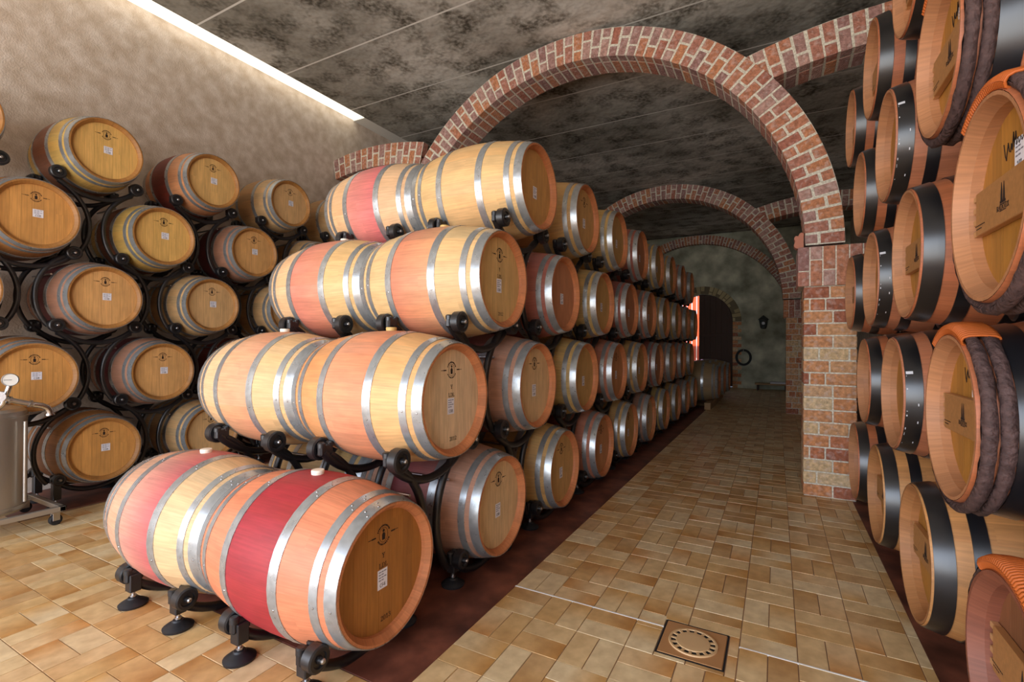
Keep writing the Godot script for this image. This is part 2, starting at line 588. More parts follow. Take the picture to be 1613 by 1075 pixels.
func barrel(sp: Dictionary, at: Vector3, turned: bool, label: String, group: String) -> Node3D:
	var o := thing("wine_barrel", label, "barrel", at, group)
	if turned:
		o.rotation.y = PI
	var key: String = sp.key
	var n: int = sp.get("staves", 26)
	var r := RandomNumberGenerator.new()
	r.seed = hash(key)
	var near: bool = sp.get("near", false)
	if near:
		for k in n:
			var sd := r.randi()
			part("stave", cached("%s_stave_%d" % [key, k], func():
				var rr := RandomNumberGenerator.new()
				rr.seed = sd
				var m := MB.new()
				stave_mesh(sp, k, n, rr, m)
				return m), M.oak, o)
	else:
		var body := part("staves", cached(key + "_body", func():
			var m := MB.new()
			for k in n:
				stave_mesh(sp, k, n, r, m)
			return m), M.oak, o)
		body.set_meta("kind", "stuff")
	# back head: one plain disc
	part("back_head", cached("%s_back" % sp.size, func():
		var m := MB.new()
		m.lathe([Vector2(-0.5 * sp.len + 0.03, 0.0005), Vector2(-0.5 * sp.len + 0.03, sp.rh - 0.01)], 26, Vector3(0, sp.rb, 0), Vector3.RIGHT, Vector3.UP, L(170, 120, 74))
		return m), M.oak, o)
	var black: bool = sp.get("black", false)
	var hoops: Array = IRON_HOOPS if black else STEEL_HOOPS
	var shift: float = sp.get("hoop_shift", 0.0)
	for h in hoops:
		var s0: float = h[0]
		var s1: float = h[1]
		if shift > 0.0 and s0 > 0.3:
			s0 -= shift
			s1 -= shift
		var hp := part("hoop", cached("%s_hoop_%f_%s" % [sp.size, s0, black], func(): return hoop_mesh(sp, s0, s1, 0.004 if black else 0.003)), M.iron if black else M.steel, o)
		if near and not black:
			part("rivets", cached("%s_rivet_%f" % [sp.size, s0], func(): return rivets(sp, s0, s1, int(s0 * 1000.0))), M.zinc, hp).set_meta("kind", "stuff")
	if sp.get("chips", false):
		part("paint_chips", cached("%s_chips" % sp.size, func():
			var m := MB.new()
			var r2 := RandomNumberGenerator.new()
			r2.seed = 12
			for q in 13:
				var s1: float = 0.49 - 0.002 - (0.0 if q < 10 else r2.randf_range(0.0, 0.05))
				var wid := r2.randf_range(0.0015, 0.005) if q != 5 else 0.028
				var a := PI + r2.randf_range(-1.0, 0.9)
				m.lathe([Vector2((s1 - wid) * sp.len, radius(sp, s1 - wid) + 0.0043), Vector2(s1 * sp.len, radius(sp, s1) + 0.0043)], 3, Vector3(0, sp.rb, 0), Vector3.RIGHT, Vector3.UP, Color.WHITE, a + PI / 2, a + PI / 2 + r2.randf_range(0.01, 0.05))
			return m), M.white_paint, o).set_meta("kind", "stuff")
	# showing head, board by board
	var hc: Color = sp.get("head", L(196, 150, 92))
	var bounds := [-1.0, -0.72, -0.47, -0.2, 0.1, 0.36, 0.64, 1.0]
	var R: float = sp.rh - 0.029
	for k in bounds.size() - 1:
		var tone := r.randf_range(0.9, 1.06)
		var off := Vector2(r.randf() * 3, r.randf() * 3)
		part("head_board", cached("%s_board_%d" % [key, k], func(): return head_board(sp, bounds[k] * R, bounds[k + 1] * R, Color(hc.r * tone, hc.g * tone, hc.b * tone), off)), M.oak, o)
	var x: float = 0.5 * sp.len - sp.get("depth", 0.04)
	var kk: float = sp.rh / 0.28
	if sp.get("stamp", false):
		part("stamp", cached("%s_stamp" % sp.size, func(): return stamp_mesh(sp, kk, 0.0)), M.ink, o)
		var y0: float = sp.rb
		if sp.has("code"):
			text_part("lettering", "Y", 0.02, Vector3(x + 0.001, y0 + 0.06, 0), M.ink, o, "Droid Serif")
			text_part("lettering", "LDL", 0.019, Vector3(x + 0.001, y0 + 0.02, 0), M.ink, o, "Droid Serif")
			text_part("lettering", sp.get("year", "2013"), 0.019, Vector3(x + 0.001, y0 - 0.2, -0.015), M.ink, o, "Droid Serif")
	if sp.get("label", true):
		var lw: float = sp.get("lw", 0.028)
		var lh: float = sp.get("lh", 0.04)
		var lu: float = sp.get("lu", -0.005)
		var ly: float = sp.get("ly", -0.035)
		var lb := part("label", cached("%s_label_%f%f" % [sp.size, lu, ly], func():
			var m := MB.new()
			mark(m, sp, rect(lu, ly, lw, lh), 0.0006)
			return m), M.paper, o)
		part("print", cached("%s_print_%f%f" % [sp.size, lu, ly], func():
			var m := MB.new()
			for j in 4:
				for q in 3 - j % 2:
					mark(m, sp, rect(lu + (q - 1) * lw * 0.55, ly + lh * (0.75 - j * 0.28), lw * 0.22, lh * 0.05), 0.0011)
			return m), M.print, lb)
		text_part("code", sp.get("code", "C08"), 0.014, Vector3(x + 0.0013, sp.rb + ly - lh * 0.62, -lu), M.black_ink, lb)
	if sp.get("bung", false):
		var bg := part("bung", cached("%s_bung" % sp.size, func():
			var m := MB.new()
			m.lathe([Vector2(-0.012, 0.026), Vector2(0.012, 0.029), Vector2(0.018, 0.027), Vector2(0.019, 0.0005)], 18, Vector3(0, 2.0 * sp.rb, 0), Vector3.UP, Vector3.RIGHT)
			return m), M.yellow_bung if sp.get("bung") is String else M.bung, o)
		if sp.get("bung") is String:
			bg.set_meta("label", "pale yellow wooden bung")
	if sp.get("plank", false):
		var pk := part("cross_board", cached("%s_plank" % sp.size, func():
			var m := MB.new()
			var hz := sqrt(R * R - 0.07 * 0.07) - 0.035
			m.block(Vector3(x + 0.001, sp.rb - 0.065, -hz), Vector3(x + 0.024, sp.rb + 0.065, hz), 0.002, null, L(178, 128, 78))
			return m), M.oak, o)
		for sg in [-1.0, 1.0]:
			for j in 4:
				var pg := part("peg", cached("peg", func():
					var m := MB.new()
					m.block(Vector3(0.001, 0, -0.014), Vector3(0.02, 0.017, 0.02), 0.0015, null, L(206, 160, 112))
					return m), M.oak, o)
				pg.position = Vector3(x, sp.rb - 0.063 + j * 0.036, sg * (sqrt(R * R - 0.07 * 0.07) - 0.02))
		part("tower_emblem", cached("%s_towers" % sp.size, func():
			var m := MB.new()
			var lift := 0.0245
			for sg in [-1.0, 1.0]:
				mark(m, sp, PackedVector2Array([Vector2(sg * 0.008 - 0.007, -0.005), Vector2(sg * 0.008 + 0.007, -0.005), Vector2(sg * 0.008 + 0.0045, 0.026), Vector2(sg * 0.008 + 0.001, 0.046), Vector2(sg * 0.008 - 0.001, 0.046), Vector2(sg * 0.008 - 0.0045, 0.026)]), lift)
			mark(m, sp, rect(0, -0.007, 0.019, 0.0035), lift)
			mark(m, sp, rect(0, -0.013, 0.021, 0.0012), lift)
			mark(m, sp, rect(0, -0.031, 0.021, 0.0012), lift)
			for q in 7:                                    # small burnt lettering low on the board
				mark(m, sp, rect(-0.2 + q * 0.011, -0.036, 0.0042, 0.0016), lift)
				if q < 4:
					mark(m, sp, rect(-0.192 + q * 0.011, -0.046, 0.0042, 0.0016), lift)
			return m), M.ink, pk)
		text_part("lettering", "RADOUX", 0.014, Vector3(x + 0.0248, sp.rb - 0.022, 0), M.ink, pk, "Droid Serif")
	if sp.get("script", false):
		part("handwriting", cached("%s_script" % sp.size, func():
			var m := MB.new()
			var pts := []
			for q in [[-0.07, 0.165], [-0.066, 0.15], [-0.06, 0.128], [-0.052, 0.115], [-0.05, 0.13], [-0.04, 0.16], [-0.034, 0.135], [-0.026, 0.13], [-0.02, 0.152], [-0.014, 0.132], [-0.006, 0.178], [0.0, 0.135], [0.008, 0.175], [0.014, 0.136], [0.022, 0.154], [0.03, 0.136], [0.04, 0.152], [0.048, 0.138], [0.058, 0.156], [0.066, 0.14], [0.09, 0.148]]:
				pts.append(Vector3(x + 0.001, sp.rb + q[1], -q[0]))
			m.tube(pts, 0.0013, 5)
			return m), M.ink, o)
	if sp.get("bark", false):
		for j in 2:
			part("bark_hoop", cached("%s_bark_%d" % [sp.size, j], func():
				var m := MB.new()
				var f := FastNoiseLite.new()
				f.seed = 70 + j
				f.frequency = 1.2
				var xx: float = 0.5 * sp.len - 0.024 - j * 0.041
				var P := []; var N := []; var C := []; var U := []
				for a in 73:
					var t := TAU * a / 72.0
					var d := Vector3(0, sin(t), cos(t))
					var p := []; var nn := []; var cc := []; var uu := []
					for b in 11:
						var q := TAU * b / 10.0
						var dd := Vector3.RIGHT * cos(q) + d * sin(q)
						var rr := 0.0185 * (1.0 + 0.3 * f.get_noise_3d(cos(t) * 3, sin(t) * 3, q))
						p.append(Vector3(xx, sp.rb, 0) + d * (radius(sp, 0.47) + 0.012) + dd * rr)
						nn.append(dd); cc.append(Color.WHITE); uu.append(Vector2(t, q))
					P.append(p); N.append(nn); C.append(cc); U.append(uu)
				m.grid(P, N, C, U)
				return m), M.bark, o)
		var wk: Node = part("wicker_binding", cached("%s_wicker" % sp.size, func():
			var m := MB.new()
			var xx: float = 0.5 * sp.len - 0.0445
			var rr: float = radius(sp, 0.47) + 0.012
			for q in 30:
				var t := 1.0 + 0.038 * q
				var loop := []
				for b in 13:
					var g := TAU * b / 12.0
					var ex: float = signf(cos(g)) * pow(absf(cos(g)), 0.6) * 0.046
					var er: float = signf(sin(g)) * pow(absf(sin(g)), 0.8) * 0.021
					var d := Vector3(0, sin(t + 0.006 * sin(g)), cos(t + 0.006 * sin(g)))
					loop.append(Vector3(xx + ex, sp.rb, 0) + d * (rr + er))
				m.tube(loop, 0.0045, 5, Color.WHITE, false)
			return m), M.wicker, o)
		wk.set_meta("label", "orange split wicker binding round the bark hoops")
	return o

# ------------------------------------------------------------------ racks
func arc_pts(c: Vector3, r: float, a0: float, a1: float, n: int) -> Array:
	var p := []
	for k in n + 1:
		var a := lerpf(a0, a1, float(k) / n)
		p.append(c + Vector3(0, sin(a) * r, cos(a) * r))
	return p

# Cradle of one barrel, its node at the lowest point of the barrel it carries. Barrel centre is rb above.
func cradle(sp: Dictionary, at: Vector3, floor_y: float, step: float, drop: float, offs: Array, label: String, group: String) -> Node3D:
	var o := thing("barrel_cradle", label, "barrel rack", at, group)
	var k: float = sp.rb / 0.345
	var rb: float = sp.rb
	var grounded := floor_y > 0.0
	var ang := deg_to_rad(41.0)
	var rr := (0.36 if grounded else 0.392) * k
	for f in offs:
		var sz := "%s_%s_%.3f" % [sp.size, grounded, at.y if grounded else drop]
		var c := Vector3(f, rb, 0)
		var bar := part("saddle", cached(sz + "_saddle", func():
			var m := MB.new()
			m.tube(arc_pts(Vector3(0, rb, 0), rr + 0.018 * k, -PI / 2 - (PI / 2 - ang), -PI / 2 + (PI / 2 - ang), 16), 0.022 * k, 8)
			return m), M.rack, o)
		bar.position.x = f
		for sg in [-1.0, 1.0]:
			var rc := Vector3(0, rb - sin(ang) * rr, sg * cos(ang) * rr)
			var wheel := part("roller", cached(sz + "_roller", func():
				var m := MB.new()
				var w := 0.026 * k
				var R := (0.05 if grounded else 0.058) * k
				m.lathe([Vector2(-w, 0.001), Vector2(-w, R * 0.86), Vector2(-w * 0.8, R), Vector2(w * 0.8, R), Vector2(w, R * 0.86), Vector2(w, R * 0.62), Vector2(w * 0.7, R * 0.55), Vector2(w * 0.7, R * 0.3), Vector2(w * 1.2, R * 0.24), Vector2(w * 1.2, 0.001)], 20, Vector3.ZERO, Vector3.RIGHT, Vector3.UP)
				return m), M.rack, o)
			wheel.position = rc + Vector3(f + 0.05 * k * signf(f), 0, 0)
			var bolt := part("bolt", cached(sz + "_bolt", func():
				var m := MB.new()
				m.lathe([Vector2(-0.06 * k, 0.001), Vector2(-0.06 * k, 0.011 * k), Vector2(0.042 * k, 0.011 * k), Vector2(0.047 * k, 0.007 * k), Vector2(0.047 * k, 0.001)], 10, Vector3.ZERO, Vector3.RIGHT, Vector3.UP)
				return m), M.zinc, wheel)
			bolt.position = Vector3.ZERO
			var brk := part("bracket", cached(sz + "_bracket", func():
				var m := MB.new()
				m.block(Vector3(-0.016, -0.03, -0.04) * k, Vector3(0.016, 0.03, 0.04) * k, 0.008 * k)
				for q in [-1.0, 1.0]:                      # the two round bolt heads beside the wheel
					m.lathe([Vector2(0.0, 0.02 * k), Vector2(0.02 * k, 0.02 * k), Vector2(0.026 * k, 0.014 * k), Vector2(0.026 * k, 0.001)], 10, Vector3(0, 0.014 * k, q * 0.024 * k), Vector3.UP, Vector3.RIGHT)
				return m), M.rack, o)
			brk.position = rc + Vector3(f, 0.0, 0)
			if grounded:
				var lg := part("leg", cached(sz + "_leg", func():
					var m := MB.new()
					var y1 := rb - sin(ang) * rr
					m.block(Vector3(-0.026, floor_y - at.y + 0.07, -0.026), Vector3(0.026, y1 + 0.01, 0.026), 0.004)
					return m), M.rack, o)
				lg.position = Vector3(f, 0, rc.z)
				var st := part("foot_screw", cached(sz + "_stud", func():
					var m := MB.new()
					m.lathe([Vector2(0.02, 0.008), Vector2(0.08, 0.008)], 10, Vector3(0, -at.y, 0), Vector3.UP, Vector3.RIGHT)
					m.lathe([Vector2(0.042, 0.001), Vector2(0.042, 0.015), Vector2(0.052, 0.015), Vector2(0.052, 0.001)], 6, Vector3(0, -at.y, 0), Vector3.UP, Vector3.RIGHT)
					return m), M.zinc, o)
				st.position = Vector3(f, 0, rc.z)
				var ft := part("foot_pad", cached(sz + "_foot", func():
					var m := MB.new()
					m.lathe([Vector2(0.0, 0.001), Vector2(0.0, 0.062), Vector2(0.01, 0.064), Vector2(0.02, 0.05), Vector2(0.034, 0.026), Vector2(0.04, 0.022), Vector2(0.04, 0.001)], 22, Vector3(0, -at.y, 0), Vector3.UP, Vector3.RIGHT)
					return m), M.black_rubber, o)
				ft.position = Vector3(f, 0, rc.z)
			else:
				# curved leg round the shoulder of the barrel one row down
				var lgc := part("curved_leg", cached(sz + "_curve_%d" % int(sg), func():
					var m := MB.new()
					var cc := Vector3(0, rb - drop, sg * step * 0.5)
					var away := PI if sg > 0 else 0.0
					var sgn := -1.0 if sg > 0 else 1.0
					m.tube(arc_pts(cc, 0.425 * k, away + sgn * deg_to_rad(62), away - sgn * deg_to_rad(38), 18), 0.021 * k, 8)
					return m), M.rack, o)
				lgc.position.x = f
	# tie bars between the two frames
	for sg in [-1.0, 1.0]:
		var tb := part("tie_bar", cached("%s_tie_%.3f" % [sp.size, offs[1] - offs[0]], func():
			var m := MB.new()
			m.tube([Vector3(offs[0], 0, 0), Vector3(offs[1], 0, 0)], 0.008 * k, 6)
			return m), M.zinc if not grounded else M.rack, o)
		tb.position = Vector3(0, rb - 0.46 * k if not grounded else rb - sin(ang) * rr - 0.03, sg * (0.16 if not grounded else 0.06) * k)
	return o

# ------------------------------------------------------------------ brick arches and pillars
func brick_wedge(r0: float, r1: float, half: float, z0: float, z1: float) -> MB:
	# centred on the +x direction; the arch node turns it into place
	var m := MB.new()
	var rm := (r0 + r1) * 0.5
	m.block(Vector3(r0, -half * rm, z0), Vector3(r1, half * rm, z1), 0.006, func(p: Vector3) -> Vector3:
		var a := p.y / rm
		return Vector3(cos(a) * p.x, sin(a) * p.x, p.z))
	return m

func arch(called: String, label: String, cx: float, cy: float, d: float, ri: float, ro: float, deg0: float, deg1: float, n: int, layers: Array, mats: Array, split: Array, seed_: int, mort: Material) -> void:
	var o := thing(called, label, "arch", W(cx, cy, d))
	var r := RandomNumberGenerator.new()
	r.seed = seed_
	var depth: float = layers[-1]
	var core := MB.new()
	var P := []; var N := []
	var rec := 0.004
	for face in 4:
		for k in n:
			var a := deg_to_rad(lerpf(deg0, deg1, float(k) / n))
			var b := deg_to_rad(lerpf(deg0, deg1, float(k + 1) / n))
			var e := Vector3(cos(a), sin(a), 0); var g := Vector3(cos(b), sin(b), 0)
			var zf := -rec; var zb := -depth + rec
			var i0 := ri + rec; var o0 := ro - 0.001
			var f3 := Vector3(0, 0, zf); var b3 := Vector3(0, 0, zb)
			if face == 0: core.tri(e * i0 + f3, g * i0 + f3, g * o0 + f3, Vector3.BACK, Vector3.BACK, Vector3.BACK, Color.WHITE, Color.WHITE, Color.WHITE); core.tri(e * i0 + f3, g * o0 + f3, e * o0 + f3, Vector3.BACK, Vector3.BACK, Vector3.BACK, Color.WHITE, Color.WHITE, Color.WHITE)
			if face == 1: core.tri(e * i0 + b3, g * i0 + b3, g * o0 + b3, Vector3.FORWARD, Vector3.FORWARD, Vector3.FORWARD, Color.WHITE, Color.WHITE, Color.WHITE); core.tri(e * i0 + b3, g * o0 + b3, e * o0 + b3, Vector3.FORWARD, Vector3.FORWARD, Vector3.FORWARD, Color.WHITE, Color.WHITE, Color.WHITE)
			if face == 2: core.tri(e * i0 + f3, g * i0 + f3, g * i0 + b3, -e, -g, -g, Color.WHITE, Color.WHITE, Color.WHITE); core.tri(e * i0 + f3, g * i0 + b3, e * i0 + b3, -e, -g, -e, Color.WHITE, Color.WHITE, Color.WHITE)
			if face == 3: core.tri(e * o0 + f3, g * o0 + f3, g * o0 + b3, e, g, g, Color.WHITE, Color.WHITE, Color.WHITE); core.tri(e * o0 + f3, g * o0 + b3, e * o0 + b3, e, g, e, Color.WHITE, Color.WHITE, Color.WHITE)
	part("mortar", core.mesh(), mort, o)
	var w := deg_to_rad(absf(deg1 - deg0)) / n
	var jo := 0.017
	for k in n:
		var a := deg_to_rad(lerpf(deg0, deg1, (k + 0.5) / n))
		for q in layers.size():
			var z0: float = 0.0 if q == 0 else -layers[q - 1] - 0.012
			var z1: float = -layers[q]
			if q == layers.size() - 1:
				z1 = -depth
			var cut: float = split[(k + q) % split.size()]
			var spans := [[ri, ri + (ro - ri) * cut - jo * 0.5], [ri + (ro - ri) * cut + jo * 0.5, ro]] if cut > 0.0 else [[ri, ro]]
			for s in spans:
				if q > 0 and s[0] > ri + 0.001 and cut > 0.0:
					continue                                # behind the face only the soffit shows
				var half: float = (w * (ri + ro) * 0.5 - jo) / (ri + ro)
				var b := part("brick", cached("%s_%f_%f_%d" % [called + str(ri), s[0], s[1], q], func(): return brick_wedge(s[0], s[1], half, z1, z0)), mats[r.randi() % mats.size()], o)
				b.rotation.z = a + r.randf_range(-0.0006, 0.0006)
				b.position.z = r.randf_range(-0.003, 0.003)

func pillar(label: String, x0: float, x1: float, d0: float, d1: float, top: float, cap_to: float, seed_: int, mats: Array, cap_mats: Array, course: float) -> void:
	var o := thing("brick_pillar", label, "pillar", W(0.5 * (x0 + x1), 0, 0.5 * (d0 + d1)))
	var hx := 0.5 * (x1 - x0)
	var hz := 0.5 * (d1 - d0)
	var core := MB.new()
	core.block(Vector3(-hx + 0.006, 0, -hz + 0.006), Vector3(hx - 0.006, top, hz - 0.006), 0.0)
	core.block(Vector3(-hx - 0.04, top, -hz - 0.04), Vector3(hx + 0.06, cap_to - 0.002, hz + 0.04), 0.0)
	part("mortar", core.mesh(), M.mortar, o)
	var r := RandomNumberGenerator.new()
	r.seed = seed_
	var rows := int(round(top / course))
	var h := top / rows
	var j := 0.006
	for k in rows:
		var y := k * h
		var cuts: Array = [[0.0, 0.56, 1.0], [0.0, 0.26, 1.0], [0.0, 0.56, 1.0], [0.0, 0.12, 0.42, 1.0], [0.0, 0.5, 1.0], [0.0, 0.3, 0.86, 1.0]][k % 6 if k % 7 else 0]
		for q in cuts.size() - 1:
			var xa: float = -hx + cuts[q] * 2 * hx + (j if q > 0 else 0.0)
			var xb: float = -hx + cuts[q + 1] * 2 * hx - (j if q < cuts.size() - 2 else 0.0)
			for half in 2:                                  # front and back half of the pillar
				var za := (0.006 if half == 0 else -hz)
				var zb := (hz if half == 0 else -0.006)
				var lo := Vector3(0, 0, 0)
				var hi := Vector3(xb - xa, h - 2 * j, zb - za)
				var b := part("brick", cached("pb_%.3f_%.3f_%.3f" % [hi.x, hi.y, hi.z], func():
					var m := MB.new()
					m.block(lo, hi, 0.005)
					return m), mats[r.randi() % mats.size()], o)
				b.position = Vector3(xa, y + j, za + r.randf_range(-0.002, 0.002))
	# capital: bricks standing on end, proud of the shaft
	var cw := 0.0955
	var ch := cap_to - top
	var cx0 := -hx - 0.046
	var nx := int(ceil((2 * hx + 0.11) / cw))
	for k in nx:
		var cut: float = [0.38, 0.66, 0.4, 0.0, 0.6][k % 5]
		var spans := [[0.0, cut * ch - 0.005], [cut * ch + 0.005, ch]] if cut > 0 else [[0.0, ch]]
		for s in spans:
			for half in 2:
				var hi := Vector3(cw - 0.01, s[1] - s[0], hz + 0.04)
				var b := part("brick", cached("cb_%.3f_%.3f_%.3f" % [hi.x, hi.y, hi.z], func():
					var m := MB.new()
					m.block(Vector3.ZERO, hi, 0.004)
					return m), cap_mats[r.randi() % cap_mats.size()], o)
				b.position = Vector3(cx0 + k * cw, top + s[0], 0.006 if half == 0 else -hz - 0.046)

# ------------------------------------------------------------------ the scene
func _ready() -> void:
	rng.seed = 7
	# camera
	var cam := Camera3D.new()
	cam.name = "camera"
	add_child(cam)
	cam.position = Vector3(0, 1.3269, 0)
	cam.basis = Basis.from_euler(Vector3(0.0041, 0.4976, 0.0051))
	cam.fov = rad_to_deg(2.0 * atan(537.5 / 767.25))
	cam.near = 0.05
	cam.far = 200.0
	cam.current = true
	# sky and exposure
	var we := WorldEnvironment.new()
	we.name = "world_environment"
	var env := Environment.new()
	env.background_mode = Environment.BG_SKY
	var sky := Sky.new()
	var sm := ProceduralSkyMaterial.new()
	sm.sky_top_color = S(120, 165, 225)
	sm.sky_horizon_color = S(225, 232, 242)
	sm.ground_bottom_color = S(150, 140, 125)
	sm.ground_horizon_color = S(200, 195, 185)
	sm.sky_energy_multiplier = 1.6
	sm.ground_energy_multiplier = 1.0
	sky.sky_material = sm
	env.sky = sky
	env.tonemap_mode = Environment.TONE_MAPPER_LINEAR
	env.tonemap_exposure = 1.22
	env.sdfgi_enabled = true
	env.ssao_enabled = true
	env.ssil_enabled = true
	we.environment = env
	add_child(we)
	# sun: outside only, high, from behind the camera
	var sun := DirectionalLight3D.new()
	sun.name = "sun"
	add_child(sun)
	sun.light_energy = 3.0
	sun.light_color = Color(1.0, 0.95, 0.86)
	sun.light_angular_distance = 0.6
	sun.shadow_enabled = true
	sun.look_at_from_position(Vector3(-1.2, 6.0, 4.0), Vector3.ZERO, Vector3.UP)
	# daylight in the wide gateway behind the camera
	var gate := AreaLight3D.new()
	gate.name = "gateway_daylight"
	add_child(gate)
	gate.area_size = Vector2(6.4, 3.3)
	gate.light_energy = 28.0
	gate.light_color = Color(0.97, 0.985, 1.0)
	gate.area_range = 40.0
	gate.shadow_enabled = true
	gate.position = W(-2.3, 1.7, -3.05)
	gate.rotation = Vector3(0, 0, 0)                      # shines along -z, into the cellar
	# slot of light between ceiling and left wall
	var slot := AreaLight3D.new()
	slot.name = "slot_daylight"
	add_child(slot)
	slot.area_size = Vector2(0.2, 8.4)
	slot.light_energy = 0.4
	slot.light_color = Color(1.0, 0.97, 0.9)
	slot.area_range = 30.0
	slot.shadow_enabled = true
	slot.position = W(-5.6, 4.735, 1.2)
	slot.rotation = Vector3(-PI / 2, 0, 0)
	make_materials()
	shell()
	floor_tiles()
	masonry()
	centre_stack()
	left_stack()
	right_stack()
	tank()
	far_end()
	drain()

func shell() -> void:
	var wl := MB.new()
	wl.block(Vector3(-6.1, -0.2, -16.9), Vector3(-5.73, 4.98, 3.4), 0.0)
	one("wall_left", wl, M.plaster)
	var wr := MB.new()
	wr.block(Vector3(1.78, -0.2, -16.9), Vector3(2.1, 4.98, 3.4), 0.0)
	one("wall_right", wr, M.plaster)
	# wall behind the camera with a wide gateway
	var wf := MB.new()
	wf.block(Vector3(-6.1, -0.2, 3.1), Vector3(-5.55, 4.98, 3.4), 0.0)
	wf.block(Vector3(0.95, -0.2, 3.1), Vector3(2.1, 4.98, 3.4), 0.0)
	wf.block(Vector3(-5.55, 3.45, 3.1), Vector3(0.95, 4.98, 3.4), 0.0)
	one("wall_front", wf, M.plaster)
	# ceiling of precast planks, a pale joint between them
	var ce := struct("ceiling")
	var back := MB.new()
	back.block(Vector3(-5.49, 4.7308, -16.9), Vector3(2.1, 4.98, 3.4), 0.0)
	part("joint_filler", back.mesh(), M.joint, ce)
	var x0 := -5.49
	var mg := FastNoiseLite.new()
	mg.seed = 17
	mg.frequency = 0.05
	for k in range(-7, 12):
		var d0 := 5.125 + 1.08 * k + 0.011
		var d1 := minf(d0 + 1.058, 16.88)
		if d0 < -3.3 or d0 > 16.7:
			continue
		var pl := MB.new()
		pl.block(Vector3(x0, 4.732, -d1), Vector3(2.09, 4.75, -d0), 0.0, null, L(150, 146, 138))
		var P := []; var N := []; var C := []; var U := []
		for i in 26:                                        # how thickly the mould has grown
			var p := []; var nn := []; var cc := []; var uu := []
			for j in 7:
				var q := Vector3(lerpf(x0, 2.09, i / 25.0), 4.73, lerpf(-d0, -d1, j / 6.0))
				var g := clampf(0.5 + mg.get_noise_2d(q.x * 8.0, q.z * 8.0) * 1.3, 0.0, 1.0)
				p.append(q); nn.append(Vector3.DOWN); uu.append(Vector2.ZERO)
				cc.append(Color(1, 1, 1).lerp(Color(0.44, 0.43, 0.4), g))
			P.append(p); N.append(nn); C.append(cc); U.append(uu)
		pl.grid(P, N, C, U)
		part("ceiling_plank", pl.mesh(), M.ceiling, ce)
	# skylight panel over the slot along the left wall, and the roof above
	var sk := MB.new()
	sk.block(Vector3(-5.725, 4.745, -5.4), Vector3(-5.495, 4.765, 3.0), 0.0)
	var panel := mat(S(255, 252, 240), 0.5)
	panel.emission_enabled = true
	panel.emission = S(255, 250, 232)
	panel.emission_energy_multiplier = 1.1
	one("window_1", sk, panel)
	var tr := MB.new()
	tr.block(Vector3(-5.73, 4.73, -16.9), Vector3(-5.49, 4.98, -5.4), 0.0)
	tr.block(Vector3(-6.1, 4.98, -16.9), Vector3(2.1, 5.1, 3.4), 0.0)
	one("trim_1", tr, M.joint)

var tile_list := []

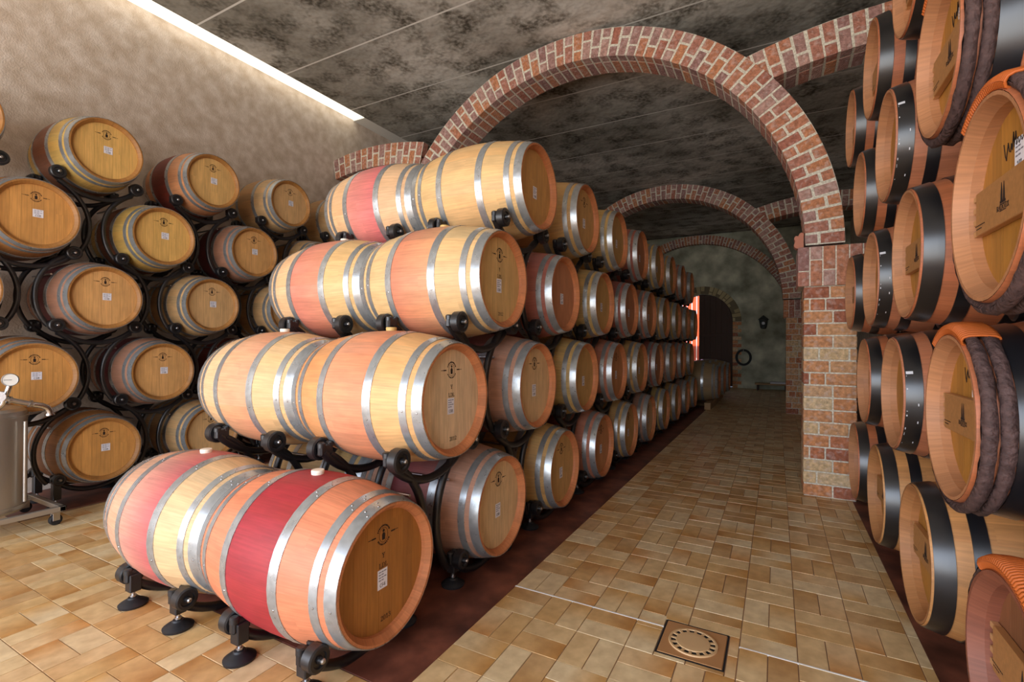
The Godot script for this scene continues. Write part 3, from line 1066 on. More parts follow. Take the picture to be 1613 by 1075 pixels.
func floor_tiles() -> void:
	var fl := struct("floor")
	var base := MB.new()
	base.block(Vector3(-6.1, -0.3, -16.9), Vector3(2.1, -0.004, 3.4), 0.0)
	part("grout_bed", base.mesh(), M.grout, fl)
	var pad_front := 1.417
	for p in [[-3.3, -1.25, pad_front, 11.2], [-5.73, -4.9, 1.2, 16.2], [0.57, 1.78, -3.0, 16.2]]:
		var m := MB.new()
		m.block(Vector3(p[0], -0.2, -p[3]), Vector3(p[1], -0.001, -p[2]), 0.002)
		part("concrete_pad", m.mesh(), M.pad, fl)
	# tiles in pairs, each pair turned against its neighbours
	var cx := 0.222
	var list := []
	var add_cell := func(xa: float, da: float, w: float, h: float, turn: bool) -> void:
		if turn:
			list.append([xa, da, w * 0.5, h]); list.append([xa + w * 0.5, da, w * 0.5, h])
		else:
			list.append([xa, da, w, h * 0.5]); list.append([xa, da + h * 0.5, w, h * 0.5])
	var cz := 0.235
	for j in range(-9, 59):                               # the aisle
		for i in 8:
			var d := 2.357 + cz * j
			if i >= 2 and i < 6 and d > 1.9 and d < 2.5:
				if i == 3 or i == 4:
					continue
			add_cell.call(-1.25 + cx * i, d, cx, cz, (i + j) % 2 == 0)
	list.append_array([[-0.584, 2.122, 0.122, 0.2], [-0.584, 2.322, 0.122, 0.13], [-0.584, 2.452, 0.111, 0.14], [-0.473, 2.427, 0.111, 0.165], [-0.362, 2.427, 0.222, 0.08], [-0.362, 2.507, 0.222, 0.085]])
	list.append_array([[-0.182, 2.122, 0.042, 0.15], [-0.182, 2.272, 0.042, 0.155], [-0.462, 2.122, 0.13, 0.026], [-0.332, 2.122, 0.15, 0.026]])
	for k in 120:
		list.append([0.526, -0.3 + k * 0.24, 0.044, 0.24])
	for j in range(0, 7):                                 # in front of the stacks
		for i in 21:
			var d := 1.315 - 0.245 * (j + 1)
			add_cell.call(-1.25 - cx * (i + 1), d, cx, 0.245, (i + j) % 2 == 0)
	for i in 21:
		list.append([-1.25 - cx * (i + 1), 1.315, cx, 0.098])
	for j in 62:                                          # between the left and the centre stack
		for i in 7:
			add_cell.call(-3.3 - cx * (i + 1), 1.417 + cz * j, cx, cz, (i + j) % 2 == 0)
	for i in 7:                                           # beyond the centre stack
		for j in 22:
			add_cell.call(-1.25 - cx * (i + 1), 11.2 + cz * j, cx, cz, (i + j) % 2 == 0)
	# those the camera sees largest are parts, the rest one mesh
	var inv := Basis.from_euler(Vector3(0.0041, 0.4976, 0.0051)).transposed()
	var near := []
	for t in list:
		var c := inv * (W(t[0] + t[2] * 0.5, 0, t[1] + t[3] * 0.5) - Vector3(0, 1.3269, 0))
		var seen: bool = c.z < -0.2 and absf(c.x / c.z) < 1.08 and absf(c.y / c.z) < 0.74
		var hid: bool = t[0] < -3.2 and t[1] > 2.4 or t[0] < -1.3 and t[0] > -3.2 and t[1] > 1.2 and t[1] < 1.5
		near.append([c.length() if seen and not hid else 1000.0 + c.length(), t])
	near.sort_custom(func(a, b): return a[0] < b[0])
	var field := MB.new()
	var r := RandomNumberGenerator.new()
	r.seed = 99
	for k in near.size():
		var t: Array = near[k][1]
		var tone: float = [0, 1, 2, 3, 4, 5, 6, 7][r.randi() % 8]
		var flip := r.randi() % 4
		if k < 292 and near[k][0] < 1000.0:
			var mm := cached("tile_%.3f_%.3f_%d_%d" % [t[2], t[3], tone, flip], func():
				var m := MB.new()
				tile_shape(m, Vector3(0, 0, 0), t[2], t[3], int(tone), flip)
				return m)
			var o := part("floor_tile", mm, M.tile, fl)
			o.position = W(t[0], 0, t[1])
			o.position.y = r.randf_range(-0.0008, 0.0004)
		else:
			tile_shape(field, W(t[0], 0, t[1]), t[2], t[3], int(tone), flip)
	var ej := MB.new()
	ej.block(Vector3(-1.25, -0.006, -2.361), Vector3(-0.462, 0.0012, -2.353), 0.0)
	ej.block(Vector3(-0.14, -0.006, -2.361), Vector3(0.526, 0.0012, -2.353), 0.0)
	part("expansion_joint", ej.mesh(), M.joint, fl)
	var f := part("tile_field", field.mesh(), M.tile, fl)
	f.set_meta("kind", "stuff")

func tile_shape(m: MB, at: Vector3, w: float, h: float, tone: int, flip: int) -> void:
	var A: Color = [L(240, 210, 158), L(234, 200, 146), L(242, 218, 172), L(226, 182, 122), L(238, 204, 152), L(218, 178, 124), L(240, 214, 166), L(232, 192, 132)][tone]
	var B: Color = [L(222, 172, 104), L(234, 200, 146), L(226, 176, 106), L(200, 144, 80), L(218, 158, 92), L(200, 152, 92), L(240, 214, 166), L(208, 152, 84)][tone]
	var g := 0.0016
	var x0 := g; var x1 := w - g; var z0 := -g; var z1 := -h + g
	var b := 0.0011
	var along := h > w
	var P := []; var C := []
	for i in 4:
		for j in 4:
			var fx: float = [0.0, 0.3, 0.7, 1.0][i]
			var fz: float = [0.0, 0.3, 0.7, 1.0][j]
			var t := fz if along else fx
			if flip % 2: t = 1.0 - t
			t = smoothstep(0.35, 1.0, t) * (1.0 if flip < 3 else 0.4)
			P.append(at + Vector3(lerpf(x0 + b, x1 - b, fx), 0, lerpf(z0 - b, z1 + b, fz)))
			C.append(A.lerp(B, t))
	for i in 3:
		for j in 3:
			var q := [i * 4 + j, (i + 1) * 4 + j, (i + 1) * 4 + j + 1, i * 4 + j + 1]
			m.tri(P[q[0]], P[q[1]], P[q[2]], Vector3.UP, Vector3.UP, Vector3.UP, C[q[0]], C[q[1]], C[q[2]])
			m.tri(P[q[0]], P[q[2]], P[q[3]], Vector3.UP, Vector3.UP, Vector3.UP, C[q[0]], C[q[2]], C[q[3]])
	var E := [at + Vector3(x0, -0.005, z0), at + Vector3(x1, -0.005, z0), at + Vector3(x1, -0.005, z1), at + Vector3(x0, -0.005, z1)]
	var T := [P[0], P[12], P[15], P[3]]
	var mid := at + Vector3(w * 0.5, -0.02, -h * 0.5)
	for k in 4:
		m.quad(E[k], E[(k + 1) % 4], T[(k + 1) % 4], T[k], mid, A)

func masonry() -> void:
	arch("brick_arch", "nearest large round brick arch spanning the aisle and the centre stack", -2.03, 2.178, 5.01, 2.25, 2.545, 0.6, 179.4, 71, [0.115, 0.37], M.reds, [0.36, 0.64], 4, M.mortar)
	arch("brick_arch", "second round brick arch, half way down the dark cellar", -2.14, 2.178, 10.7, 2.24, 2.545, 0.6, 179.4, 71, [0.115, 0.37], M.reds, [0.36, 0.64], 5, M.mortar)
	arch("brick_arch", "low brick arch against the far plaster wall above the door", -2.2, 1.86, 15.95, 2.56, 2.82, 3.0, 177.0, 92, [0.2], M.reds, [0.34, 0.0, 0.66, 0.0], 6, M.mortar)
	# flat side arches running from the first and second arch to the side walls
	arch("side_arch", "short flat brick arch running from the first arch to the left wall", -5.0, -0.02, 5.02, 3.79, 4.08, 100.4, 76.6, 15, [0.115, 0.36], M.reds, [0.36, 0.64], 14, M.mortar)
	arch("side_arch", "flat brick arch from the first arch towards the right wall, above black-hooped barrels", 0.95, -0.15, 5.02, 4.03, 4.33, 107.2, 79.0, 19, [0.115, 0.36], M.reds, [0.36, 0.64], 8, M.mortar)
	arch("side_arch", "small dark flat arch behind the first arch, from the second arch to the right", 0.84, -0.15, 10.72, 4.03, 4.33, 107.2, 78.0, 19, [0.115, 0.36], M.reds, [0.36, 0.64], 9, M.mortar)
	pillar("orange brick pillar on the right of the aisle with a corbelled brick capital", 0.209, 0.6, 5.01, 5.4, 1.837, 2.178, 21, M.ochres, M.reds, 0.108)
	pillar("dark brick pillar further down the aisle, behind the orange one", 0.16, 0.54, 10.7, 11.08, 1.837, 2.178, 22, M.ochres, M.reds, 0.108)
	pillar("last brick pillar, at the far plaster wall", 0.3, 0.66, 15.95, 16.15, 1.6, 1.86, 23, M.ochres, M.reds, 0.108)
	pillar("left brick pillar of the first arch, hidden behind the stacked barrels", -4.66, -4.27, 5.01, 5.4, 1.837, 2.178, 24, M.ochres, M.reds, 0.108)
	# carved corbel on the edge of the capital
	var o := thing("carved_corbel", "small scalloped terracotta ornament on the left edge of the pillar capital", "ornament", W(0.155, 2.178, 5.0))
	var m := MB.new()
	m.slab(PackedVector2Array([Vector2(0, 0), Vector2(0.052, 0), Vector2(0.052, 0.13), Vector2(0.036, 0.14), Vector2(0.022, 0.132), Vector2(0.012, 0.108), Vector2(-0.006, 0.114), Vector2(-0.018, 0.1), Vector2(-0.02, 0.084), Vector2(-0.012, 0.07), Vector2(-0.016, 0.05), Vector2(-0.022, 0.034), Vector2(-0.018, 0.014)]), Vector3(0, 0, -0.1), Vector3.RIGHT, Vector3.UP, 0.1)
	part("scallop", m.mesh(), M.terracotta, o)

# ------------------------------------------------------------------ the three stacks
const ORD := ["first", "second", "third", "fourth", "fifth", "sixth", "seventh", "eighth", "ninth", "tenth"]
const ROWN := ["floor row", "second row up", "third row up", "fourth row up", "top row"]

func skin(key: String, end: Color, mid: Color, mid2: Color, extra := {}) -> Dictionary:
	var sp := {"key": key, "size": "c", "len": 0.875, "rh": 0.28, "rb": 0.345, "end": end, "mid": mid, "mid2": mid2, "chime": L(208, 134, 88), "head": L(200, 150, 92)}
	sp.merge(extra, true)
	return sp

func centre_stack() -> void:
	var d0 := 1.524
	var pit := 0.9482
	var ys := [0.3851, 1.0453, 1.6965, 2.3714]
	var X := -1.389
	var tan1 := L(226, 172, 112)
	var peach := L(238, 194, 148)
	var front := [
		[skin("f1a", L(232, 146, 108), L(178, 52, 62), L(176, 52, 58), {"near": true, "stamp": true, "bung": true, "code": "CF4", "year": "2013", "head": L(176, 118, 56)}),
		 skin("f1b", L(234, 194, 146), L(226, 164, 142), L(206, 98, 102), {"near": true, "bung": true, "end2": L(226, 172, 140)})],
		[skin("f2a", L(236, 184, 126), L(232, 162, 124), L(228, 148, 110), {"near": true, "stamp": true, "bung": "yellow", "code": "C08", "year": "2012", "head": L(238, 210, 172), "end2": L(228, 160, 106)}),
		 skin("f2b", L(234, 190, 138), L(234, 178, 136), L(230, 160, 124), {"near": true, "bung": true, "end2": peach})],
		[skin("f3a", L(236, 198, 144), L(222, 140, 110), L(234, 172, 128), {"near": true, "stamp": true, "bung": "yellow", "code": "C08", "year": "2012", "head": L(226, 190, 130)}),
		 skin("f3b", L(236, 194, 136), L(226, 140, 120), L(228, 152, 122), {"near": true, "bung": true, "end2": peach})],
		[skin("f4a", L(234, 192, 134), L(236, 192, 136), L(236, 190, 132), {"near": true, "bung": true, "head": L(216, 168, 102)}),
		 skin("f4b", L(236, 194, 152), L(232, 150, 138), L(226, 122, 124), {"near": true, "bung": true, "end2": peach})]]
	var fl := [
		["deep crimson-banded barrel lowest and nearest in the centre stack, white bung on top", "cream and pink barrel on the floor, behind the crimson-banded one"],
		["orange salmon barrel, front of the second row of the centre stack", "pale peach barrel left of the orange salmon one, second row"],
		["salmon and tan barrel, front of the third row of the centre stack", "pink and tan barrel left end of the third row, centre stack front"],
		["plain tan barrel at the front of the topmost row of the centre stack", "pink-banded barrel at the left end of the topmost centre row"]]
	var skins := [
		skin("s_mauve", L(196, 150, 128), L(150, 66, 72), L(170, 110, 104), {"stamp": true, "head": L(232, 200, 154)}),
		skin("s_tan", L(214, 172, 112), L(204, 158, 104), L(210, 166, 110), {"stamp": true, "head": L(216, 176, 116)}),
		skin("s_pink", L(202, 136, 112), L(176, 96, 92), L(186, 110, 100), {"stamp": true, "head": L(214, 156, 110)}),
		skin("s_straw", L(216, 182, 118), L(210, 174, 110), L(208, 168, 106), {"head": L(214, 178, 116)}),
		skin("s_rose", L(184, 112, 98), L(150, 74, 78), L(164, 92, 88), {"head": L(200, 142, 106)})]
	var word := ["mauve-stained", "tan", "pinkish", "straw-coloured", "rose-brown"]
	var pick := [[0, 0, 1, 2, 1, 0, 3, 1, 0, 1], [0, 0, 3, 2, 1, 4, 0, 2, 1], [0, 4, 3, 4, 2, 1, 3, 0, 1], [0, 1, 3, 4, 3, 1, 2, 0]]
	var counts := [10, 9, 9, 8]
	for r in 4:
		for k in counts[r]:
			var d: float = d0 + pit * (k + r * 0.5)
			for col in (2 if k < 3 else 1):
				var x: float = X - 0.4375 - 0.875 * col
				var sp: Dictionary
				var lab: String
				if k == 0:
					sp = front[r][col]
					lab = fl[r][col]
				else:
					var w: int = pick[r][k] if col == 0 else (k + r) % 5
					sp = skins[w]
					lab = "%s barrel, %s from the front, %s, %s" % [word[w], ORD[k], ROWN[r] if r < 3 else "top row", "aisle side of centre stack" if col == 0 else "left side of centre stack"]
				barrel(sp, W(x, ys[r] - 0.345, d), false, lab.replace("straw-coloured", "straw"), "barrels of the centre stack")
				cradle(sp, W(x, ys[r] - 0.345, d), 0.0005 if r == 0 else 0.0, pit, 0.0 if r == 0 else ys[r] - ys[r - 1], [-0.14 if r == 0 else -0.16, 0.27], "black roller cradle under the %s barrel, %s, %s side of the centre stack" % [ORD[k], ROWN[r] if r < 3 else "top row", "aisle" if col == 0 else "left"], "black cradles of the centre stack")

func left_stack() -> void:
	var ys := [0.446, 1.055, 1.68, 2.263, 2.883]
	var X := -4.8
	var base := {"size": "l", "len": 0.79, "rh": 0.253, "rb": 0.31, "stamp": true, "lw": 0.03, "lh": 0.029, "ly": 0.01, "lu": 0.012, "depth": 0.03, "chime": L(176, 124, 66)}
	var mk := func(key: String, end: Color, mid: Color, head: Color) -> Dictionary:
		var sp := {"key": key, "end": end, "mid": mid, "mid2": mid, "head": head}
		sp.merge(base)
		return sp
	var skins := [
		mk.call("l_straw", L(206, 170, 96), L(140, 88, 62), L(236, 190, 112)),
		mk.call("l_pink", L(206, 146, 104), L(124, 56, 44), L(234, 190, 122)),
		mk.call("l_cream", L(210, 172, 124), L(190, 148, 100), L(226, 184, 130)),
		mk.call("l_plum", L(178, 132, 110), L(110, 56, 58), L(226, 174, 112)),
		mk.call("l_old", L(170, 116, 66), L(132, 84, 50), L(218, 160, 90))]
	var word := ["straw-coloured", "pink and red-brown", "cream", "plum-stained", "brown"]
	var rows := [[[0, 4], [2, 2], [4, 3]], [[-1, 4], [1, 3], [3, 1]], [[-2, 4], [0, 3], [2, 2], [4, 2]], [[-1, 4], [1, 0], [3, 3], [5, 2]], [[-2, 1], [0, 0], [2, 1], [4, 2], [6, 2]]]
	for r in 5:
		var n := 0
		for q in rows[r]:
			var d: float = 1.912 + 0.857 * 0.5 * q[0]
			var at := W(X - 0.395, ys[r] - 0.31, d)
			var sp: Dictionary = skins[q[1]]
			barrel(sp, at, false, "%s barrel, %s from the left, %s, by the plaster wall" % [word[q[1]], ORD[n], ROWN[r]], "barrels along the left wall")
			cradle(sp, at, 0.0005 if r == 0 else 0.0, 0.857, 0.0 if r == 0 else ys[r] - ys[r - 1], [-0.16, 0.2], "black roller cradle under the %s barrel, %s along the plaster wall" % [ORD[n], ROWN[r]], "black cradles along the left wall")
			n += 1

func right_stack() -> void:
	var ys := [0.451, 1.085, 1.725, 2.363, 2.998]
	var base := {"size": "r", "len": 0.9, "rh": 0.278, "rb": 0.34, "black": true, "depth": 0.065, "chime": L(192, 136, 96), "staves": 24, "lw": 0.03, "lh": 0.042, "ly": 0.11, "lu": 0.03}
	var mk := func(key: String, extra: Dictionary) -> Dictionary:
		var sp := {"key": key, "end": L(188, 112, 74), "mid": L(132, 66, 50), "mid2": L(132, 66, 50), "head": L(182, 128, 56)}
		sp.merge(base)
		sp.merge(extra, true)
		return sp
	var bark: Dictionary = mk.call("r_bark", {"size": "rb", "near": true, "bark": true, "plank": true, "script": true, "hoop_shift": 0.085, "code": "101"})
	var board: Dictionary = mk.call("r_board", {"plank": true, "near": true})
	var plain: Dictionary = mk.call("r_plain", {"size": "rp", "chips": true, "near": true, "end": L(190, 120, 86)})
	var bare: Dictionary = mk.call("r_bare", {"label": false})
	var low: Dictionary = mk.call("r_low", {"plank": true, "near": true, "end": L(206, 148, 92), "mid": L(176, 118, 70), "mid2": L(176, 118, 70), "chime": L(178, 124, 78)})  # chime darkened: the dimness low on the right is put into its colour
	var bark0: Dictionary = bark.merged({"key": "r_bark_floor", "chime": L(146, 88, 68), "head": L(140, 92, 60)}, true)  # own reddish tone, plus corner shade painted into chime and head colours
	var list := [
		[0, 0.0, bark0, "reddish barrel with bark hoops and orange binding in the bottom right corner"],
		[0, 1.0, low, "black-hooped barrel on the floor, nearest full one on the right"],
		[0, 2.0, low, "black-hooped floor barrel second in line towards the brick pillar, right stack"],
		[0, 3.0, bare, "black-hooped floor barrel farthest down, beside the foot of the brick pillar"],
		[1, 0.5, bark, "bark-hooped barrel with orange binding and white label, second row on the right"],
		[1, 1.5, plain, "black-hooped barrel with a chipped hoop, middle of the second row on the right"],
		[1, 2.5, bare, "black-hooped barrel nearest the brick pillar in the second row on the right"],
		[2, 0.0, bark, "largest bark-hooped barrel with tower emblem, at the right edge, third row"],
		[2, 1.0, board, "black-hooped barrel with cross board and white label, third row, right stack"],
		[2, 2.0, plain, "black-hooped barrel without a cross board, third row on the right, near the pillar"],
		[2, 3.0, board, "small-looking black-hooped barrel overlapping the pillar capital, third row on the right"],
		[3, 0.5, bark, "bark-hooped barrel cut by the top edge, fourth row on the right"],
		[3, 1.5, plain, "black-hooped barrel with worn paint on its hoop, fourth row on the right"],
		[3, 2.5, bare, "black-hooped barrel right of the arch, fourth row, far end of the right stack"],
		[4, 1.0, board, "black-hooped barrel cut off by the top edge of the photo, top row"],
		[4, 2.0, board, "black-hooped barrel in front of the right side arch, middle of the top row"],
		[4, 3.0, board, "farthest black-hooped barrel of the top row, beside the big arch"]]
	for q in list:
		var r: int = q[0]
		var d: float = 1.709 + 0.925 * q[1] + (0.08 if r >= 2 else 0.0)
		var x := 0.512 + 0.45 - (0.016 if r >= 2 else 0.0)
		var at := W(x, ys[r] - 0.34, d)
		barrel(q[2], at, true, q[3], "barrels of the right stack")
		cradle(q[2], at, 0.0005 if r == 0 else 0.0, 0.925, 0.0 if r == 0 else ys[r] - ys[r - 1], [-0.12, 0.24], "black roller cradle in the right stack, %s, %s from the right edge" % [ROWN[r], ORD[int(q[1])]], "black cradles of the right stack")

# ------------------------------------------------------------------ small things
func tank() -> void:
	var at := W(-4.83, 0.0, 1.2)
	var o := thing("steel_tank", "brushed stainless steel tank on a wheeled frame at the left edge", "tank", at)
	var b := MB.new()
	b.lathe([Vector2(0.13, 0.001), Vector2(0.13, 0.225), Vector2(0.15, 0.24), Vector2(0.8, 0.24), Vector2(0.83, 0.236), Vector2(0.85, 0.215), Vector2(0.87, 0.14), Vector2(0.88, 0.001)], 48, Vector3.ZERO, Vector3.UP, Vector3.RIGHT)
	part("vessel", b.mesh(), M.stainless, o)
	var rim := MB.new()
	for y in [0.17, 0.79]:
		rim.lathe([Vector2(y - 0.008, 0.24), Vector2(y - 0.008, 0.247), Vector2(y + 0.008, 0.247), Vector2(y + 0.008, 0.24)], 48, Vector3.ZERO, Vector3.UP, Vector3.RIGHT)
	part("rim_band", rim.mesh(), M.stainless, o)
	var tube := MB.new()
	tube.tube([Vector3(0.205, 0.2, -0.175), Vector3(0.205, 0.76, -0.175)], 0.011, 10)
	part("level_tube", tube.mesh(), M.stainless, o)
	var neck := MB.new()
	neck.tube([Vector3(0.17, 0.84, -0.03), Vector3(0.25, 0.9, -0.05), Vector3(0.26, 1.03, -0.08)], 0.016, 12)
	part("riser", neck.mesh(), M.chrome, o)
	var valve := MB.new()
	valve.lathe([Vector2(-0.03, 0.001), Vector2(-0.03, 0.034), Vector2(-0.015, 0.04), Vector2(0.0, 0.026), Vector2(0.03, 0.026), Vector2(0.045, 0.036), Vector2(0.06, 0.036), Vector2(0.06, 0.001)], 20, Vector3(0.24, 0.945, -0.04), Vector3(0.9, 0.1, 0.4).normalized(), Vector3.UP)
	part("valve", valve.mesh(), M.chrome, o)
	var g := part("pressure_gauge", (func():
		var m := MB.new()
		m.lathe([Vector2(-0.02, 0.001), Vector2(-0.02, 0.041), Vector2(0.012, 0.044), Vector2(0.016, 0.04), Vector2(0.01, 0.038)], 28, Vector3.ZERO, Vector3(0, 0, 1), Vector3.RIGHT)
		return m.mesh()).call(), M.zinc, o)
	g.position = Vector3(0.27, 1.06, -0.08)
	g.rotation.y = 1.15
	var face := MB.new()
	face.lathe([Vector2(0.011, 0.039), Vector2(0.0115, 0.0005)], 28, Vector3.ZERO, Vector3(0, 0, 1), Vector3.RIGHT)
	part("dial", face.mesh(), M.dial, g)
	var nd := MB.new()
	nd.block(Vector3(-0.03, -0.0015, 0.0125), Vector3(0.008, 0.0015, 0.0135), 0.0)
	part("needle", nd.mesh(), M.black_ink, g)
	var pipe := MB.new()
	pipe.tube([Vector3(0.255, 0.93, -0.06), Vector3(0.265, 0.905, -0.13), Vector3(0.27, 0.88, -0.2)], 0.017, 12)
	for q in [[0.258, 0.922, -0.08], [0.268, 0.888, -0.18]]:
		pipe.lathe([Vector2(-0.006, 0.016), Vector2(-0.006, 0.026), Vector2(0.006, 0.026), Vector2(0.006, 0.016)], 14, Vector3(q[0], q[1], q[2]), Vector3(0.1, -0.33, -0.93).normalized(), Vector3.RIGHT)
	part("sight_pipe", pipe.mesh(), M.zinc, o)
	var el := MB.new()
	el.tube([Vector3(0.27, 0.882, -0.195), Vector3(0.27, 0.868, -0.24), Vector3(0.27, 0.85, -0.268), Vector3(0.27, 0.826, -0.282), Vector3(0.27, 0.8, -0.285)], 0.021, 14)
	el.lathe([Vector2(-0.008, 0.018), Vector2(-0.008, 0.028), Vector2(0.004, 0.028), Vector2(0.004, 0.018)], 14, Vector3(0.27, 0.802, -0.285), Vector3.UP, Vector3.RIGHT)
	part("elbow", el.mesh(), M.chrome, o)
	# frame on castors
	var fr := MB.new()
	fr.block(Vector3(-0.3, 0.095, 0.24), Vector3(0.3, 0.13, 0.275), 0.003)
	fr.block(Vector3(-0.3, 0.095, -0.37), Vector3(0.3, 0.13, -0.335), 0.003)
	for x in [-0.3, 0.265]:
		fr.block(Vector3(x, 0.095, -0.37), Vector3(x + 0.035, 0.13, 0.275), 0.003)
	part("frame", fr.mesh(), M.stainless, o)
	for q in [[0.27, -0.32], [-0.27, -0.32], [0.27, 0.24], [-0.27, 0.24]]:
		var fk := MB.new()
		for s in [-0.022, 0.016]:
			fk.block(Vector3(q[0] + s, 0.035, q[1] - 0.02), Vector3(q[0] + s + 0.006, 0.092, q[1] + 0.02), 0.001)
		fk.block(Vector3(q[0] - 0.03, 0.088, q[1] - 0.03), Vector3(q[0] + 0.03, 0.096, q[1] + 0.03), 0.001)
		var cast := part("castor", fk.mesh(), M.zinc, o)
		var wh := MB.new()
		wh.lathe([Vector2(-0.014, 0.001), Vector2(-0.014, 0.03), Vector2(-0.01, 0.038), Vector2(0.01, 0.038), Vector2(0.014, 0.03), Vector2(0.014, 0.001)], 22, Vector3(q[0], 0.038, q[1]), Vector3.RIGHT, Vector3.UP)
		part("wheel", wh.mesh(), M.black_rubber, cast)

func drain() -> void:
	var c := W(-0.322, 0.0, 2.287)
	var o := thing("floor_drain", "square tan floor drain with a round slotted grate set in the aisle tiles", "drain", c)
	var h := 0.131
	var p := MB.new()
	p.block(Vector3(-h, -0.02, -h), Vector3(h, 0.0015, h), 0.003)
	part("drain_plate", p.mesh(), M.drain, o)
	var rim := MB.new()
	for k in 4:
		var a := PI / 2 * k
		var bz := func(v: Vector3) -> Vector3: return v.rotated(Vector3.UP, a)
		rim.block(Vector3(-h - 0.006, -0.004, h + 0.001), Vector3(h + 0.006, 0.0006, h + 0.007), 0.0005, bz)
	part("gap", rim.mesh(), M.dark, o)
	var g := MB.new()
	g.lathe([Vector2(0.001, 0.104), Vector2(0.007, 0.102), Vector2(0.007, 0.094), Vector2(0.003, 0.092)], 40, Vector3.ZERO, Vector3.UP, Vector3.RIGHT)
	g.lathe([Vector2(0.003, 0.072), Vector2(0.008, 0.07), Vector2(0.009, 0.05), Vector2(0.009, 0.0005)], 40, Vector3.ZERO, Vector3.UP, Vector3.RIGHT)
	for k in 16:
		var a := TAU * k / 16.0
		g.block(Vector3(0.068, 0.001, -0.006), Vector3(0.096, 0.006, 0.006), 0.001, func(v: Vector3) -> Vector3: return v.rotated(Vector3.UP, a))
	part("grate", g.mesh(), M.grate, o)
	var s := MB.new()
	s.lathe([Vector2(0.0018, 0.095), Vector2(0.0018, 0.068)], 40, Vector3.ZERO, Vector3.UP, Vector3.RIGHT)
	part("slots", s.mesh(), M.dark, o)

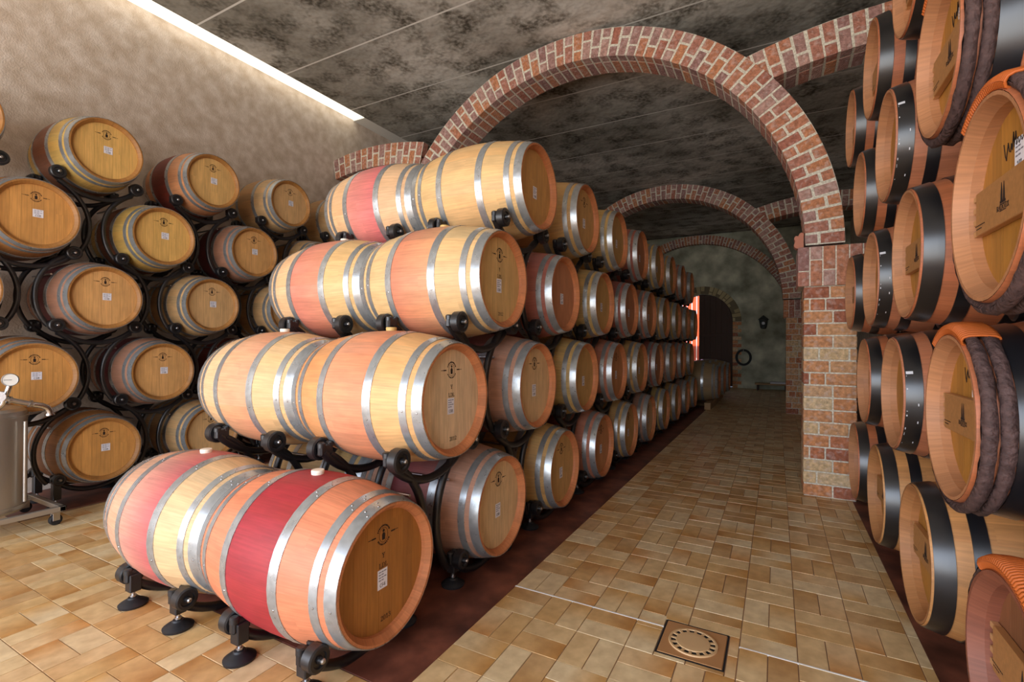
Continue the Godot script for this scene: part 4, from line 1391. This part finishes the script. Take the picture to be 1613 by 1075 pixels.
func far_end() -> void:
	# end wall with an arched doorway
	var D := 16.2
	var cx := -2.03
	var hw := 0.86
	var spring := 2.02
	var wall := MB.new()
	var out := PackedVector2Array([Vector2(2.1, -0.1), Vector2(2.1, 4.98), Vector2(-6.1, 4.98), Vector2(-6.1, -0.1), Vector2(cx - hw, -0.1)])
	for k in 25:
		var a := PI - PI * k / 24.0
		out.append(Vector2(cx + cos(a) * hw, spring + sin(a) * hw))
	out.append(Vector2(cx + hw, -0.1))
	wall.slab(out, W(0, 0, D + 0.35), Vector3.RIGHT, Vector3.UP, 0.35)
	one("wall_back", wall, M.end_plaster)
	# pale brick surround
	arch("door_surround", "ring of pale alternating bricks round the arched far doorway", cx, spring, D - 0.03, hw, hw + 0.24, 0.0, 180.0, 25, [0.026], M.pale_brick, [0.34, 0.0], 33, M.pale_brick[1])
	var jb := thing("door_jamb", "toothed brick jamb on the right side of the far doorway", "door frame", W(cx + hw, 0, D))
	for k in 18:
		var m := MB.new()
		m.block(Vector3(0, 0, 0), Vector3(0.24 if k % 2 else 0.14, 0.1, 0.03), 0.004)
		var b := part("brick", m.mesh(), M.ochres[k % 8], jb)
		b.position.y = k * 0.112
	# right door leaf, closed; the left one stands open outwards
	var dr := struct("door_1")
	for k in 6:
		var x0 := cx - 0.12 + k * 0.165
		var x1 := x0 + 0.161
		var h0 := sqrt(maxf(hw * hw - pow(absf(x0 - cx), 2), 0.0))
		var h1 := sqrt(maxf(hw * hw - pow(minf(absf(x1 - cx), hw), 2), 0.0))
		var m := MB.new()
		m.slab(PackedVector2Array([Vector2(x0, 0.03), Vector2(x1, 0.03), Vector2(x1, spring + h1 - 0.005), Vector2(x0, spring + h0 - 0.005)]), W(0, 0, D + 0.16), Vector3.RIGHT, Vector3.UP, 0.045)
		part("door_board", m.mesh(), M.dark_wood, dr)
	var bp := MB.new()
	var bo := PackedVector2Array([Vector2(cx + hw + 0.05, 0.02), Vector2(cx + hw + 0.05, spring)])
	for k in 13:
		var a := PI * 0.5 * k / 12.0
		bo.append(Vector2(cx + cos(a) * (hw + 0.05), spring + sin(a) * (hw + 0.05)))
	bo.append(Vector2(cx - 0.12, spring + hw + 0.05))
	bo.append(Vector2(cx - 0.12, 0.02))
	bp.slab(bo, W(0, 0, D + 0.375), Vector3.RIGHT, Vector3.UP, 0.02)
	part("door_back", bp.mesh(), M.dark_wood, dr)
	for y in [0.5, 1.55]:
		var m := MB.new()
		m.block(Vector3(cx - 0.12, y, -D - 0.118), Vector3(cx + 0.85, y + 0.1, -D - 0.095), 0.004)
		part("door_rail", m.mesh(), M.dark_wood, dr)
	# red slatted gate standing in the sun outside
	var gt := thing("red_gate", "bright sunlit red slatted gate seen through the far doorway", "gate", W(-3.1, 0, 19.5))
	for k in 12:
		var m := MB.new()
		m.block(Vector3(-0.9 + k * 0.17, 0.05, 0), Vector3(-0.9 + k * 0.17 + 0.145, 3.6, 0.04), 0.004)
		part("gate_slat", m.mesh(), M.red_paint, gt)
	for y in [0.5, 2.0, 3.2]:
		var m := MB.new()
		m.block(Vector3(-0.95, y, -0.05), Vector3(1.15, y + 0.1, 0.0), 0.004)
		part("gate_rail", m.mesh(), M.white_paint, gt)
	var yard := MB.new()
	yard.block(Vector3(-40, -0.4, -60), Vector3(40, -0.31, 60), 0.0)
	yard.block(Vector3(-12, -0.3, -40), Vector3(8, -0.02, -16.9), 0.0)
	yard.block(Vector3(-12, -0.3, 3.4), Vector3(8, -0.02, 40), 0.0)
	one("ground", yard, mat(S(170, 156, 134), 0.9))
	# coil of hose on a hook
	var hs := thing("hose_coil", "black coil of hose hanging on the far wall right of the door", "hose", W(-0.87, 0.72, D - 0.02))
	var coil := MB.new()
	for q in 4:
		var pts := []
		for k in 33:
			var a := TAU * k / 32.0
			pts.append(Vector3(cos(a) * (0.17 + 0.014 * q), 0.21 + sin(a) * (0.2 + 0.012 * q), 0.03 + 0.012 * (q % 2)))
		coil.tube(pts, 0.015, 7, Color.WHITE, false)
	part("coil", coil.mesh(), M.black_rubber, hs)
	var hook := MB.new()
	hook.tube([Vector3(0, 0.42, -0.02), Vector3(0, 0.41, 0.07), Vector3(0, 0.44, 0.085)], 0.01, 6)
	part("hook", hook.mesh(), M.zinc, hs)
	# wall lamp, unlit
	var lp := thing("wall_lantern", "small grey unlit lantern on the far wall, right of the door", "lamp", W(-0.34, 1.78, D - 0.02))
	var bx := MB.new()
	bx.lathe([Vector2(0.0, 0.05), Vector2(0.03, 0.08), Vector2(0.26, 0.12), Vector2(0.27, 0.15), Vector2(0.36, 0.05), Vector2(0.4, 0.001)], 6, Vector3(0, 0, 0.16), Vector3.UP, Vector3.RIGHT)
	part("lantern_body", bx.mesh(), M.lamp_body, lp)
	var arm := MB.new()
	arm.tube([Vector3(0, 0.3, -0.01), Vector3(0, 0.32, 0.08), Vector3(0, 0.3, 0.15)], 0.014, 6)
	part("arm", arm.mesh(), M.lamp_body, lp)
	var gl := MB.new()
	gl.lathe([Vector2(0.12, 0.03), Vector2(0.14, 0.045), Vector2(0.18, 0.045), Vector2(0.2, 0.03)], 10, Vector3(0, 0, 0.235), Vector3.UP, Vector3.RIGHT)
	part("glass", gl.mesh(), M.white_paint, lp)
	# low bench with a white box
	var bn := thing("low_bench", "low dark bench along the far wall beside the last pillar", "bench", W(-0.05, 0, D - 0.3))
	var bm := MB.new()
	bm.block(Vector3(-0.5, 0.16, -0.2), Vector3(0.35, 0.2, 0.2), 0.005)
	part("seat", bm.mesh(), M.timber, bn)
	for x in [-0.45, 0.26]:
		var lm := MB.new()
		lm.block(Vector3(x, 0, -0.18), Vector3(x + 0.05, 0.16, 0.18), 0.004)
		part("leg", lm.mesh(), M.dark_wood, bn)
	var wb := thing("white_tray", "flat white tray lying on the low bench by the far wall", "tray", W(0.06, 0.2, D - 0.3))
	var tm := MB.new()
	tm.block(Vector3(-0.22, 0, -0.15), Vector3(0.24, 0.05, 0.15), 0.006)
	part("tray_body", tm.mesh(), M.white_paint, wb)
	# barrels lying on a timber at the end of the stack
	var skins := skin("s_end", L(176, 150, 112), L(160, 136, 100), L(160, 136, 100), {"size": "e", "label": false, "len": 0.9, "rh": 0.33, "rb": 0.42})
	var tb := thing("timber_chock", "pale timber bearer under the large barrels beyond the centre stack", "timber", W(-1.5, 0, 11.7))
	for x in [-0.3, 0.22]:
		var m := MB.new()
		m.block(Vector3(x, 0, -1.4), Vector3(x + 0.12, 0.14, 1.2), 0.006)
		part("beam", m.mesh(), M.timber, tb)
	for k in 3:
		barrel(skins, W(-1.5 + 0.03 * k, 0.12, 11.0 + 0.87 * k), false, "large grey-brown barrel on a timber bearer beyond the centre stack, %s from the front" % ORD[k], "large barrels at the far end")
